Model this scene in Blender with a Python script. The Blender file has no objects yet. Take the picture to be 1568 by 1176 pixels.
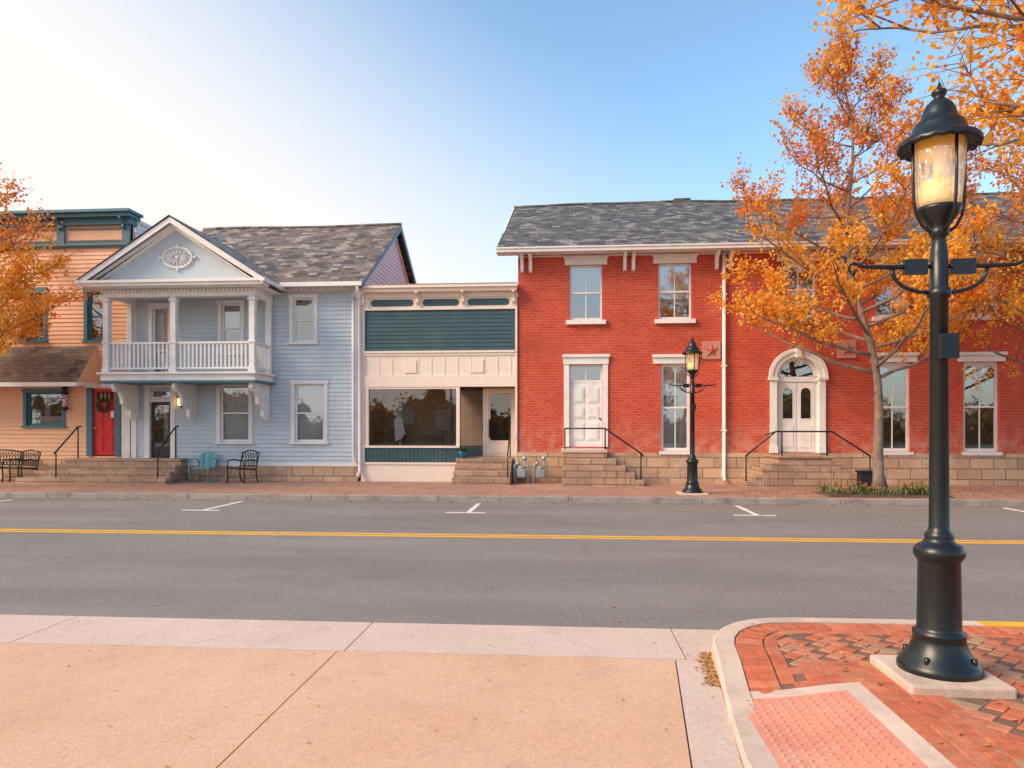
import bpy, math, random
from mathutils import Vector, Matrix
random.seed(7)
R=random.Random(11)
scene=bpy.context.scene
COL=scene.collection
# ------------------------------------------------------------------ materials
def newmat(name):
    m=bpy.data.materials.new(name); m.use_nodes=True
    nt=m.node_tree; b=nt.nodes['Principled BSDF']; return m,nt,b
def N(nt,t,**k):
    n=nt.nodes.new(t)
    for a,v in k.items(): setattr(n,a,v)
    return n
def L(nt,a,b): nt.links.new(a,b)
def c4(c): return (c[0],c[1],c[2],1)
def mixc(nt,fac,a,b,mode='MIX'):
    n=nt.nodes.new('ShaderNodeMix'); n.data_type='RGBA'; n.blend_type=mode
    for s,v in ((0,fac),(6,a),(7,b)):
        if hasattr(v,'is_output'): L(nt,v,n.inputs[s])
        else: n.inputs[s].default_value=(c4(v) if isinstance(v,tuple) and len(v)==3 else v)
    return n.outputs[2]
def mapr(nt,v,a,b,c,d):
    n=nt.nodes.new('ShaderNodeMapRange'); L(nt,v,n.inputs[0])
    for i,x in enumerate((a,b,c,d)): n.inputs[i+1].default_value=x
    return n.outputs[0]
def noise(nt,scale,detail=4,rough=.6,vec=None):
    n=nt.nodes.new('ShaderNodeTexNoise'); n.inputs['Scale'].default_value=scale
    n.inputs['Detail'].default_value=min(detail,5); n.inputs['Roughness'].default_value=rough
    if vec is None:
        tc=nt.nodes.new('ShaderNodeTexCoord'); vec=tc.outputs['Object']
    L(nt,vec,n.inputs['Vector']); return n.outputs['Fac']
def bump(nt,b,h,strength=.3,dist=.01):
    n=nt.nodes.new('ShaderNodeBump'); n.inputs['Strength'].default_value=strength
    n.inputs['Distance'].default_value=dist; L(nt,h,n.inputs['Height']); L(nt,n.outputs[0],b.inputs['Normal'])
def scaled(nt,sx,sy,sz):
    tc=nt.nodes.new('ShaderNodeTexCoord'); m=nt.nodes.new('ShaderNodeMapping')
    m.inputs['Scale'].default_value=(sx,sy,sz); L(nt,tc.outputs['Object'],m.inputs[0]); return m.outputs[0]
def pm(name,col,rough=.7,amt=.12,scale=3,fine=40,metal=0,bs=.15,bd=.003,dirt=None):
    m,nt,b=newmat(name)
    n1=noise(nt,scale,4,.65); n2=noise(nt,fine,3,.6)
    f=mapr(nt,n1,.3,.7,1-amt,1+amt); g=mapr(nt,n2,.3,.7,1-amt*.5,1+amt*.5)
    mm=N(nt,'ShaderNodeMath',operation='MULTIPLY'); L(nt,f,mm.inputs[0]); L(nt,g,mm.inputs[1])
    v=N(nt,'ShaderNodeVectorMath',operation='SCALE'); v.inputs[0].default_value=col[:3]; L(nt,mm.outputs[0],v.inputs['Scale'])
    out=v.outputs[0]
    if dirt:
        d=noise(nt,dirt[1],5,.7); out=mixc(nt,mapr(nt,d,.50,.70,0,dirt[2]),out,dirt[0])
    L(nt,out,b.inputs['Base Color']); b.inputs['Roughness'].default_value=rough; b.inputs['Metallic'].default_value=metal
    if bs: bump(nt,b,n2,bs,bd)
    return m
def cracks(nt,scale,width,wob=1.5,amp=1.):
    v2=nt.nodes.new('ShaderNodeTexVoronoi'); v2.feature='DISTANCE_TO_EDGE'; v2.inputs['Scale'].default_value=scale
    w=noise(nt,wob,5,.7); av=N(nt,'ShaderNodeVectorMath',operation='ADD'); tc2=nt.nodes.new('ShaderNodeTexCoord')
    L(nt,tc2.outputs['Object'],av.inputs[0]); sc=N(nt,'ShaderNodeVectorMath',operation='SCALE'); sc.inputs[0].default_value=(amp,amp*.9,0); L(nt,w,sc.inputs['Scale']); L(nt,sc.outputs[0],av.inputs[1]); L(nt,av.outputs[0],v2.inputs[0])
    return mapr(nt,v2.outputs['Distance'],.0,width,1,0)
def conc(name,col,stain,light,sf=.3):
    """weathered broom-finished concrete: aggregate specks, faint water stains"""
    m,nt,b=newmat(name)
    big=noise(nt,.55,5,.6); mid=noise(nt,2.6,5,.72); fine=noise(nt,70,3,.7); fine2=noise(nt,18,4,.7)
    c=mixc(nt,mapr(nt,big,.35,.65,0,1),col,light)
    c=mixc(nt,mapr(nt,mid,.50,.74,0,sf),c,stain)
    c=mixc(nt,mapr(nt,noise(nt,.8,5,.75,scaled(nt,1.2,.35,1)),.52,.68,0,.25),c,stain)
    c=mixc(nt,1.0,c,mapr(nt,fine,.3,.7,.84,1.16),'MULTIPLY'); c=mixc(nt,1.0,c,mapr(nt,fine2,.3,.7,.93,1.06),'MULTIPLY')
    vo=nt.nodes.new('ShaderNodeTexVoronoi'); tc=nt.nodes.new('ShaderNodeTexCoord'); L(nt,tc.outputs['Object'],vo.inputs[0]); vo.inputs['Scale'].default_value=18
    sp=N(nt,'ShaderNodeMath',operation='MULTIPLY'); L(nt,mapr(nt,vo.outputs['Distance'],.07,.14,1,0),sp.inputs[0]); L(nt,mapr(nt,noise(nt,6,3,.6),.52,.60,0,.55),sp.inputs[1])
    c=mixc(nt,sp.outputs[0],c,(stain[0]*.5,stain[1]*.5,stain[2]*.5))
    L(nt,c,b.inputs['Base Color']); b.inputs['Roughness'].default_value=.85
    bump(nt,b,fine,.45,.005); return m
def bricktex(nt,vec,w,h,mort,c1,c2,cm,off=.5,bias=0,smooth=.1):
    n=nt.nodes.new('ShaderNodeTexBrick'); L(nt,vec,n.inputs['Vector']); n.offset=off
    n.inputs['Scale'].default_value=1; n.inputs['Brick Width'].default_value=w; n.inputs['Row Height'].default_value=h
    n.inputs['Mortar Size'].default_value=mort; n.inputs['Mortar Smooth'].default_value=smooth; n.inputs['Bias'].default_value=bias
    n.inputs['Color1'].default_value=c4(c1); n.inputs['Color2'].default_value=c4(c2); n.inputs['Mortar'].default_value=c4(cm)
    return n
def facevec(nt,mode,zk=1):
    tc=nt.nodes.new('ShaderNodeTexCoord'); s=nt.nodes.new('ShaderNodeSeparateXYZ'); L(nt,tc.outputs['Object'],s.inputs[0])
    c=nt.nodes.new('ShaderNodeCombineXYZ')
    mz=N(nt,'ShaderNodeMath',operation='MULTIPLY'); mz.inputs[1].default_value=zk
    if mode=='xz':
        a=N(nt,'ShaderNodeMath',operation='ADD'); L(nt,s.outputs[0],a.inputs[0]); L(nt,s.outputs[1],a.inputs[1]); L(nt,a.outputs[0],c.inputs[0]); L(nt,s.outputs[2],mz.inputs[0])
    elif mode=='x_z': L(nt,s.outputs[0],c.inputs[0]); L(nt,s.outputs[2],mz.inputs[0])
    elif mode=='y_z': L(nt,s.outputs[1],c.inputs[0]); L(nt,s.outputs[2],mz.inputs[0])
    elif mode=='xy': L(nt,s.outputs[0],c.inputs[0]); L(nt,s.outputs[1],mz.inputs[0])
    L(nt,mz.outputs[0],c.inputs[1]); return c.outputs[0]
def brickmat(name,mode,w,h,mort,c1,c2,cm,stain=(.2,.1,.08),sf=.4,lf=None,bs=.6,bd=.01,rough=.85,zk=1,off=.5,low=None):
    m,nt,b=newmat(name); vec=facevec(nt,mode,zk)
    bt=bricktex(nt,vec,w,h,mort,c1,c2,cm,off)
    col=bt.outputs[0]
    n=noise(nt,.9,5,.65); col=mixc(nt,mapr(nt,n,.45,.75,0,sf),col,stain)
    if lf: col=mixc(nt,mapr(nt,noise(nt,1.7,5,.7),.54,.68,0,lf[1]),col,lf[0])
    if low:
        tc=nt.nodes.new('ShaderNodeTexCoord'); s=nt.nodes.new('ShaderNodeSeparateXYZ'); L(nt,tc.outputs['Object'],s.inputs[0])
        h_=mapr(nt,s.outputs[2],low[1],low[2],1,0); k=N(nt,'ShaderNodeMath',operation='MULTIPLY'); L(nt,h_,k.inputs[0]); L(nt,mapr(nt,noise(nt,3.5,5,.7),.42,.62,0,.6),k.inputs[1])
        col=mixc(nt,k.outputs[0],col,low[0])
    n2=noise(nt,30,3,.6); col=mixc(nt,1.0,col,mapr(nt,n2,.3,.7,.82,1.15),'MULTIPLY')
    L(nt,col,b.inputs['Base Color']); b.inputs['Roughness'].default_value=rough
    inv=N(nt,'ShaderNodeMath',operation='SUBTRACT'); inv.inputs[0].default_value=1; L(nt,bt.outputs['Fac'],inv.inputs[1])
    ad=N(nt,'ShaderNodeMath',operation='MULTIPLY_ADD'); L(nt,n2,ad.inputs[0]); ad.inputs[1].default_value=.4; L(nt,inv.outputs[0],ad.inputs[2])
    bump(nt,b,ad.outputs[0],bs,bd); return m
def slatemat(name,mode,zk,c1,c2,pale,rust,rf,pf=.85):
    m,nt,b=newmat(name); vec=facevec(nt,mode,zk)
    bt=bricktex(nt,vec,.26,.19,.010,c1,c2,(.02,.02,.02))
    rb=bricktex(nt,vec,.26,.19,.0,(0,0,0),(1,1,1),(0,0,0))
    col=bt.outputs[0]
    col=mixc(nt,mapr(nt,noise(nt,.8,5,.7),.42,.62,0,rf),col,rust)
    n1=noise(nt,1.4,4,.7)
    mu=N(nt,'ShaderNodeMath',operation='MULTIPLY'); L(nt,mapr(nt,rb.outputs[0],.70,.78,0,1),mu.inputs[0]); L(nt,mapr(nt,n1,.38,.62,0.08,pf),mu.inputs[1])
    col=mixc(nt,mu.outputs[0],col,pale)
    col=mixc(nt,mapr(nt,rb.outputs[0],.12,.2,.6,0),col,(.035,.033,.035))
    col=mixc(nt,1.0,col,mapr(nt,noise(nt,22,3,.7),.3,.7,.7,1.25),'MULTIPLY')
    L(nt,col,b.inputs['Base Color']); b.inputs['Roughness'].default_value=.65
    inv=N(nt,'ShaderNodeMath',operation='SUBTRACT'); inv.inputs[0].default_value=1; L(nt,bt.outputs['Fac'],inv.inputs[1])
    ad=N(nt,'ShaderNodeMath',operation='MULTIPLY_ADD'); L(nt,rb.outputs[0],ad.inputs[0]); ad.inputs[1].default_value=.8; L(nt,inv.outputs[0],ad.inputs[2])
    bump(nt,b,ad.outputs[0],.8,.02); return m
def glassmat(name,fac,tint=(.9,.95,1),rough=.02):
    m,nt,b=newmat(name); nt.nodes.remove(b); out=nt.nodes['Material Output']
    t=nt.nodes.new('ShaderNodeBsdfTransparent'); t.inputs[0].default_value=(.85,.86,.86,1)
    g=nt.nodes.new('ShaderNodeBsdfGlossy'); g.inputs['Roughness'].default_value=rough; g.inputs['Color'].default_value=c4(tint)
    fr=nt.nodes.new('ShaderNodeFresnel'); fr.inputs[0].default_value=1.5
    f=mapr(nt,fr.outputs[0],0.04,1,fac,1)
    bn=nt.nodes.new('ShaderNodeBump'); bn.inputs['Strength'].default_value=.10; bn.inputs['Distance'].default_value=.02
    L(nt,noise(nt,1.3,2,.5),bn.inputs['Height']); L(nt,bn.outputs[0],g.inputs['Normal'])
    mx=nt.nodes.new('ShaderNodeMixShader'); L(nt,f,mx.inputs[0]); L(nt,t.outputs[0],mx.inputs[1]); L(nt,g.outputs[0],mx.inputs[2])
    L(nt,mx.outputs[0],out.inputs[0]); return m
def leafmat(name,stops,trans=.35):
    m,nt,b=newmat(name); out=nt.nodes['Material Output']
    a=nt.nodes.new('ShaderNodeAttribute'); a.attribute_name='rnd'
    r=nt.nodes.new('ShaderNodeValToRGB'); L(nt,a.outputs['Fac'],r.inputs[0])
    e=r.color_ramp.elements
    e[0].position=stops[0][0]; e[0].color=c4(stops[0][1]); e[1].position=stops[-1][0]; e[1].color=c4(stops[-1][1])
    for p,c in stops[1:-1]:
        x=e.new(p); x.color=c4(c)
    L(nt,r.outputs[0],b.inputs['Base Color']); b.inputs['Roughness'].default_value=.6
    t=nt.nodes.new('ShaderNodeBsdfTranslucent'); L(nt,r.outputs[0],t.inputs[0])
    mx=nt.nodes.new('ShaderNodeMixShader'); mx.inputs[0].default_value=trans
    L(nt,b.outputs[0],mx.inputs[1]); L(nt,t.outputs[0],mx.inputs[2]); L(nt,mx.outputs[0],out.inputs[0]); return m

WHITE=pm('white_paint',(.80,.77,.74),.55,.05,2,20,dirt=((.5,.44,.38),3,.35))
CREAM=pm('cream_paint',(.84,.70,.59),.6,.06,2,20,dirt=((.56,.40,.30),2,.35))
BLUEGREY=pm('blue_grey_siding_paint',(.51,.58,.62),.6,.06,1.2,25,dirt=((.37,.42,.45),1.5,.35))
TANS=pm('peach_siding_paint',(.80,.45,.27),.6,.08,1.2,25,dirt=((.55,.30,.18),1.5,.35))
PALES=pm('pale_siding_paint',(.86,.85,.82),.6,.06,1.2,25,dirt=((.62,.56,.5),1.5,.35))
TEAL=pm('teal_siding_paint',(.030,.078,.090),.5,.15,1.5,30,dirt=((.075,.12,.13),2,.5))
TEALT=pm('teal_trim_paint',(.06,.17,.215),.45,.1,2,30)
RED=pm('red_door_paint',(.68,.022,.02),.35,.05,2,30)
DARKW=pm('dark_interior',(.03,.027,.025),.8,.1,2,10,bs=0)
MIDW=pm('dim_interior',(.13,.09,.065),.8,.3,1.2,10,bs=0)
SHOPW=pm('shop_interior_wall',(.55,.36,.22),.8,.3,1.2,10,bs=0)
BLIND=pm('window_blind',(.55,.55,.52),.8,.08,1,60,bs=.1)
CURT=pm('white_curtain',(.8,.8,.78),.8,.06,3,40,bs=.1)
IRON=pm('black_iron',(.012,.014,.016),.45,.2,3,60,metal=.1,bs=.1,bd=.002)
IRONG=pm('lamp_post_black_paint',(.006,.010,.012),.34,.25,2,50,metal=0,bs=.12,bd=.002,dirt=((.016,.020,.021),5,.5))
BARK=pm('bark',(.22,.155,.12),.9,.35,6,40,bs=.6,bd=.01)
BARKL=pm('twig_bark',(.26,.13,.08),.9,.3,6,40,bs=0)
CONC=conc('peach_concrete',(.60,.355,.22),(.42,.24,.15),(.66,.42,.28))
CONCG=conc('grey_concrete',(.57,.43,.355),(.42,.31,.25),(.63,.49,.42))
KERB=pm('kerb_concrete',(.60,.46,.37),.85,.14,2,70,bs=.5,bd=.005,dirt=((.36,.26,.20),3,.6))
KERBF=pm('weathered_kerb',(.30,.27,.25),.85,.2,2,50,bs=.3,dirt=((.12,.10,.10),3,.7))
SAND=pm('joint_sand',(.20,.11,.075),.95,.2,5,80)
SOIL=pm('soil',(.13,.08,.055),.95,.3,2,30,bs=.6,bd=.02)
GRND=pm('ground_gravel_grass',(.12,.12,.07),.95,.3,.2,8)
GALV=pm('galvanised_pipe',(.35,.42,.44),.45,.15,3,40,metal=.5)
CHAIRT=pm('teal_chair_paint',(.13,.32,.36),.45,.1,3,40)
POTB=pm('blue_pot_glaze',(.01,.15,.30),.25,.1,3,40)
YEL=pm('yellow_road_paint',(.84,.43,.03),.6,.12,3,60,dirt=((.40,.25,.1),8,.6))
WHP=pm('white_road_paint',(.78,.75,.71),.6,.12,3,60,dirt=((.32,.29,.27),8,.8))
YKERB=pm('yellow_kerb_paint',(.80,.45,.03),.6,.15,3,60,dirt=((.5,.35,.15),6,.6))
PINK=pm('tactile_paving',(.66,.255,.17),.75,.14,3,60,bs=.2,dirt=((.56,.36,.26),5,.6))
STARP=pm('star_plate_stone',(.52,.24,.18),.8,.12,4,40)
STARM=pm('star_rust',(.46,.10,.07),.7,.15,4,40)
STEPST=brickmat('step_stone','xz',.7,.18,.010,(.48,.30,.20),(.34,.22,.15),(.12,.08,.06),(.20,.13,.09),.75,((.55,.42,.32),.4))
STONE=brickmat('foundation_stone','xz',.62,.29,.014,(.64,.42,.26),(.44,.28,.18),(.22,.15,.11),(.32,.20,.13),.75,((.72,.58,.45),.5))
BRICK=brickmat('red_painted_brick','xz',.225,.078,.008,(.49,.052,.024),(.60,.082,.037),(.58,.16,.10),(.37,.046,.025),.65,((.64,.18,.12),.38),low=((.66,.36,.27),1.0,2.0))
WALKB=brickmat('brick_pavers_far','xy',.21,.105,.006,(.48,.25,.17),(.36,.19,.135),(.22,.135,.10),(.24,.15,.12),.75,((.5,.33,.25),.4))
SLATE=slatemat('slate_roof','x_z',2.2,(.085,.082,.080),(.13,.122,.115),(.35,.32,.28),(.12,.098,.08),.5,.7)
SLATE2=slatemat('rusty_slate_roof','x_z',1.9,(.115,.10,.09),(.175,.15,.128),(.46,.38,.30),(.22,.135,.09),.6,.7)
SLATE3=slatemat('gable_slate_roof','y_z',1.8,(.20,.17,.16),(.28,.24,.22),(.45,.38,.34),(.22,.15,.12),.5)
SHING=slatemat('brown_shingles','x_z',1.5,(.14,.085,.055),(.19,.12,.08),(.24,.155,.10),(.11,.07,.045),.5)
GL=glassmat('window_glass',.32); GLS=glassmat('shop_glass',.18,(1,.96,.9),.01)
def asphalt():
    m,nt,b=newmat('asphalt')
    a=noise(nt,110,2,.75); c=noise(nt,.5,4,.6,scaled(nt,.3,1.3,1)); d=noise(nt,1.6,5,.7); a2=noise(nt,24,3,.7)
    vo=nt.nodes.new('ShaderNodeTexVoronoi'); tc=nt.nodes.new('ShaderNodeTexCoord'); L(nt,tc.outputs['Object'],vo.inputs[0]); vo.inputs['Scale'].default_value=45
    col=mixc(nt,mapr(nt,c,.36,.64,0,1),(.190,.172,.158),(.245,.222,.203))
    col=mixc(nt,mapr(nt,d,.5,.74,0,.45),col,(.155,.142,.133))
    col=mixc(nt,mapr(nt,noise(nt,.35,5,.75,scaled(nt,.25,2.2,1)),.53,.68,0,.35),col,(.145,.134,.127))
    col=mixc(nt,1.0,col,mapr(nt,a,.3,.7,.5,1.5),'MULTIPLY'); col=mixc(nt,1.0,col,mapr(nt,a2,.3,.7,.82,1.18),'MULTIPLY')
    col=mixc(nt,mapr(nt,vo.outputs['Distance'],.12,.24,.7,0),col,(.46,.39,.33))
    ck=N(nt,'ShaderNodeMath',operation='MULTIPLY'); L(nt,cracks(nt,.20,.0028,1.5,1.2),ck.inputs[0]); L(nt,mapr(nt,noise(nt,.25,3,.6),.45,.58,0,.5),ck.inputs[1])
    col=mixc(nt,ck.outputs[0],col,(.075,.07,.068))
    L(nt,col,b.inputs['Base Color']); b.inputs['Roughness'].default_value=.8
    bump(nt,b,a,.6,.008); return m
ASPH=asphalt()
def pavermat():
    m,nt,b=newmat('clay_pavers'); a=nt.nodes.new('ShaderNodeAttribute'); a.attribute_name='rnd'
    r=nt.nodes.new('ShaderNodeValToRGB'); L(nt,a.outputs['Fac'],r.inputs[0]); e=r.color_ramp.elements
    e[0].position=0; e[0].color=(.54,.145,.062,1); e[1].position=1; e[1].color=(.30,.21,.12,1)
    for p,c in ((.3,(.47,.115,.052)),(.5,(.56,.19,.09)),(.65,(.43,.19,.10)),(.8,(.36,.23,.13))):
        x=e.new(p); x.color=c4(c)
    n=noise(nt,14,5,.7); col=mixc(nt,1.0,r.outputs[0],mapr(nt,n,.3,.7,.72,1.22),'MULTIPLY')
    col=mixc(nt,mapr(nt,noise(nt,3,5,.7),.5,.7,0,.45),col,(.44,.26,.17))
    L(nt,col,b.inputs['Base Color']); b.inputs['Roughness'].default_value=.85; bump(nt,b,noise(nt,60,4,.7),.5,.005); return m
PAVER=pavermat()
LEAF_O=leafmat('autumn_leaves_orange',[(0,(.66,.17,.06)),(.25,(.86,.29,.045)),(.55,(.93,.42,.035)),(.8,(.95,.50,.05)),(1,(.95,.60,.11))],.5)
LEAF_G=leafmat('bed_plants',[(0,(.05,.09,.02)),(.6,(.12,.17,.05)),(.8,(.22,.2,.06)),(.85,(.8,.25,.03)),(1,(.85,.4,.05))],.25)
LEAF_D=leafmat('distant_foliage',[(0,(.07,.045,.02)),(.5,(.26,.12,.04)),(1,(.75,.36,.08))],.2)
LITTER=leafmat('leaf_litter',[(0,(.26,.12,.05)),(.5,(.5,.25,.08)),(1,(.6,.34,.12))],.1)
def emis(name,col,s,base=(.8,.6,.3)):
    m,nt,b=newmat(name); b.inputs['Base Color'].default_value=c4(base); b.inputs['Emission Color'].default_value=c4(col); b.inputs['Emission Strength'].default_value=s; return m
BULB=emis('lit_lantern_bulb',(1,.55,.15),5)
def lampglass():
    m,nt,b=newmat('ribbed_lamp_glass'); out=nt.nodes['Material Output']; nt.nodes.remove(b)
    t=nt.nodes.new('ShaderNodeBsdfTransparent'); t.inputs[0].default_value=(1,.96,.86,1)
    g=nt.nodes.new('ShaderNodeBsdfGlossy'); g.inputs['Roughness'].default_value=.06
    d=nt.nodes.new('ShaderNodeBsdfTranslucent'); d.inputs[0].default_value=(1,.90,.66,1)
    df=nt.nodes.new('ShaderNodeBsdfDiffuse'); df.inputs[0].default_value=(.98,.86,.60,1)
    n=noise(nt,16,3,.6,scaled(nt,1,1,.18)); bn=nt.nodes.new('ShaderNodeBump'); bn.inputs['Strength'].default_value=.9; bn.inputs['Distance'].default_value=.04
    L(nt,n,bn.inputs['Height']); L(nt,bn.outputs[0],g.inputs['Normal'])
    m0=nt.nodes.new('ShaderNodeMixShader'); m0.inputs[0].default_value=.4; L(nt,d.outputs[0],m0.inputs[1]); L(nt,df.outputs[0],m0.inputs[2])
    m1=nt.nodes.new('ShaderNodeMixShader'); L(nt,mapr(nt,n,.38,.62,.12,.62),m1.inputs[0]); L(nt,t.outputs[0],m1.inputs[1]); L(nt,m0.outputs[0],m1.inputs[2])
    m2=nt.nodes.new('ShaderNodeMixShader'); m2.inputs[0].default_value=.22; L(nt,m1.outputs[0],m2.inputs[1]); L(nt,g.outputs[0],m2.inputs[2])
    L(nt,m2.outputs[0],out.inputs[0]); return m
LGL=lampglass()
AMBER=emis('amber_reflector_glow',(1,.50,.05),.22,(.85,.45,.06))  # reflector emits faintly: amber lantern glow put into the material
CREAMG=emis('lamp_diffuser_glow',(1,.70,.32),.42,(.92,.72,.42))  # weak emission added to imitate the diffuser's backlit glow
# ------------------------------------------------------------------ mesh builder
class MB:
    def __init__(s): s.v=[];s.f=[];s.mi=[];s.mats=[];s.sm=[];s.at=[]
    def mid(s,m):
        if m not in s.mats: s.mats.append(m)
        return s.mats.index(m)
    def face(s,idx,m,sm=False,a=0.): s.f.append(idx); s.mi.append(s.mid(m)); s.sm.append(sm); s.at.append(a)
    def poly(s,pts,m,sm=False,a=0.):
        i=len(s.v); s.v.extend([tuple(p) for p in pts]); s.face(tuple(range(i,i+len(pts))),m,sm,a)
    def box(s,x0,x1,y0,y1,z0,z1,m,a=0.):
        if x0>x1:x0,x1=x1,x0
        if y0>y1:y0,y1=y1,y0
        if z0>z1:z0,z1=z1,z0
        i=len(s.v); s.v.extend([(x0,y0,z0),(x1,y0,z0),(x1,y1,z0),(x0,y1,z0),(x0,y0,z1),(x1,y0,z1),(x1,y1,z1),(x0,y1,z1)])
        for q in ((0,3,2,1),(4,5,6,7),(0,1,5,4),(1,2,6,5),(2,3,7,6),(3,0,4,7)): s.face(tuple(i+k for k in q),m,False,a)
    def prism(s,pts,axis,a0,a1,m):
        def P(p,a): return (a,p[0],p[1]) if axis=='x' else ((p[0],a,p[1]) if axis=='y' else (p[0],p[1],a))
        n=len(pts); i=len(s.v); s.v.extend([P(p,a0) for p in pts]+[P(p,a1) for p in pts])
        s.face(tuple(range(i,i+n)),m); s.face(tuple(range(i+2*n-1,i+n-1,-1)),m)
        for k in range(n): s.face((i+k,i+(k+1)%n,i+n+(k+1)%n,i+n+k),m)
    def lathe(s,prof,m,c=(0,0,0),n=32,fn=None,sm=True):
        i=len(s.v)
        for r,z in prof:
            for k in range(n):
                t=2*math.pi*k/n; rr,zz=(r,z) if fn is None else fn(r,z,t)
                s.v.append((c[0]+rr*math.cos(t),c[1]+rr*math.sin(t),c[2]+zz))
        for j in range(len(prof)-1):
            for k in range(n):
                a=i+j*n+k;b=i+j*n+(k+1)%n; s.face((a,b,b+n,a+n),m,sm)
        s.face(tuple(i+(len(prof)-1)*n+k for k in range(n)),m); s.face(tuple(i+k for k in range(n-1,-1,-1)),m)
    def tube(s,pts,rad,m,n=8,sm=True):
        pts=[Vector(p) for p in pts]; k=len(pts)
        if not isinstance(rad,(list,tuple)): rad=[rad]*k
        i=len(s.v); d0=(pts[1]-pts[0]).normalized(); u=d0.orthogonal().normalized()
        for j,p in enumerate(pts):
            d=(pts[min(j+1,k-1)]-pts[max(j-1,0)]); d=d.normalized() if d.length>1e-9 else d0
            u=(u-d*u.dot(d)); u=u.normalized() if u.length>1e-6 else d.orthogonal().normalized(); w=d.cross(u)
            for q in range(n):
                t=2*math.pi*q/n; s.v.append(tuple(p+(u*math.cos(t)+w*math.sin(t))*rad[j]))
        for j in range(k-1):
            for q in range(n):
                a=i+j*n+q;b=i+j*n+(q+1)%n; s.face((a,b,b+n,a+n),m,sm)
        s.face(tuple(i+q for q in range(n-1,-1,-1)),m); s.face(tuple(i+(k-1)*n+q for q in range(n)),m)
    def ball(s,c,r,m,n=12,sc=(1,1,1)):
        prof=[(max(r*math.sin(math.pi*j/8),1e-4),-r*math.cos(math.pi*j/8)*sc[2]) for j in range(9)]
        s.lathe(prof,m,c,n)
    def obj(s,name,parent=None,bevel=0,attr=False):
        me=bpy.data.meshes.new(name); me.from_pydata(s.v,[],s.f)
        for m in s.mats: me.materials.append(m)
        me.polygons.foreach_set('material_index',s.mi); me.polygons.foreach_set('use_smooth',s.sm)
        if attr:
            a=me.attributes.new('rnd','FLOAT','FACE'); a.data.foreach_set('value',s.at)
        me.update(); o=bpy.data.objects.new(name,me); COL.objects.link(o)
        if parent is not None:
            o.parent=parent; o.matrix_parent_inverse=Matrix.Translation(parent.location).inverted()
        if bevel:
            b=o.modifiers.new('bevel','BEVEL'); b.width=bevel; b.segments=2; b.limit_method='ANGLE'
        return o
def empty(name,loc=(0,0,0)):
    e=bpy.data.objects.new(name,None); e.location=loc; e.empty_display_size=.5; COL.objects.link(e); return e
# ------------------------------------------------------------------ wall helpers
def FR(Y): return lambda u,d,z:(u,Y-d,z)
def SX(X): return lambda u,d,z:(X+d,u,z)
def clap(mb,P,u0,u1,z0,z1,ops,pitch,m,lim=None,proud=.02):
    z=z0
    while z<z1-1e-6:
        zt=min(z+pitch,z1); cuts=sorted({z,zt}|{q for o in ops for q in (o[2],o[3]) if z<q<zt})
        jx=R.uniform(-.0035,.0035)
        for a,b in zip(cuts[:-1],cuts[1:]):
            mid=(a+b)/2
            iv=[(u0,u1)]
            for o in ops:
                if o[2]<mid<o[3]:
                    nv=[]
                    for s,e in iv:
                        if o[1]<=s or o[0]>=e: nv.append((s,e)); continue
                        if o[0]>s: nv.append((s,o[0]))
                        if o[1]<e: nv.append((o[1],e))
                    iv=nv
            da=(proud+jx)*(1-(a-z)/pitch); db=(proud+jx)*(1-(b-z)/pitch)
            for s,e in iv:
                sa=sb=s; ea=eb=e
                if lim:
                    la,lb=lim(a),lim(b); sa=max(s,la[0]);sb=max(s,lb[0]);ea=min(e,la[1]);eb=min(e,lb[1])
                    if ea<=sa: continue
                    if eb<sb: sb=eb=(sb+eb)/2
                mb.poly([P(sa,da,a),P(ea,da,a),P(eb,db,b),P(sb,db,b)],m)
                if a==z: mb.poly([P(sa,-.005,a),P(ea,-.005,a),P(ea,da,a),P(sa,da,a)],m)
        z=zt
def wall(mb,P,u0,u1,z0,z1,ops,m,rev=.12,rm=None):
    us=sorted({u0,u1}|{q for o in ops for q in o[:2] if u0<q<u1}); zs=sorted({z0,z1}|{q for o in ops for q in o[2:4] if z0<q<z1})
    for a,b in zip(us[:-1],us[1:]):
        for c,d in zip(zs[:-1],zs[1:]):
            mu,mz=(a+b)/2,(c+d)/2
            if any(o[0]<mu<o[1] and o[2]<mz<o[3] for o in ops): continue
            mb.poly([P(a,0,c),P(b,0,c),P(b,0,d),P(a,0,d)],m)
    rm=rm or m
    for o in ops:
        a,b,c,d=o[:4]
        mb.poly([P(a,0,c),P(a,-rev,c),P(a,-rev,d),P(a,0,d)],rm); mb.poly([P(b,0,c),P(b,-rev,c),P(b,-rev,d),P(b,0,d)],rm)
        mb.poly([P(a,0,d),P(b,0,d),P(b,-rev,d),P(a,-rev,d)],rm); mb.poly([P(a,0,c),P(b,0,c),P(b,-rev,c),P(a,-rev,c)],rm)
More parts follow.
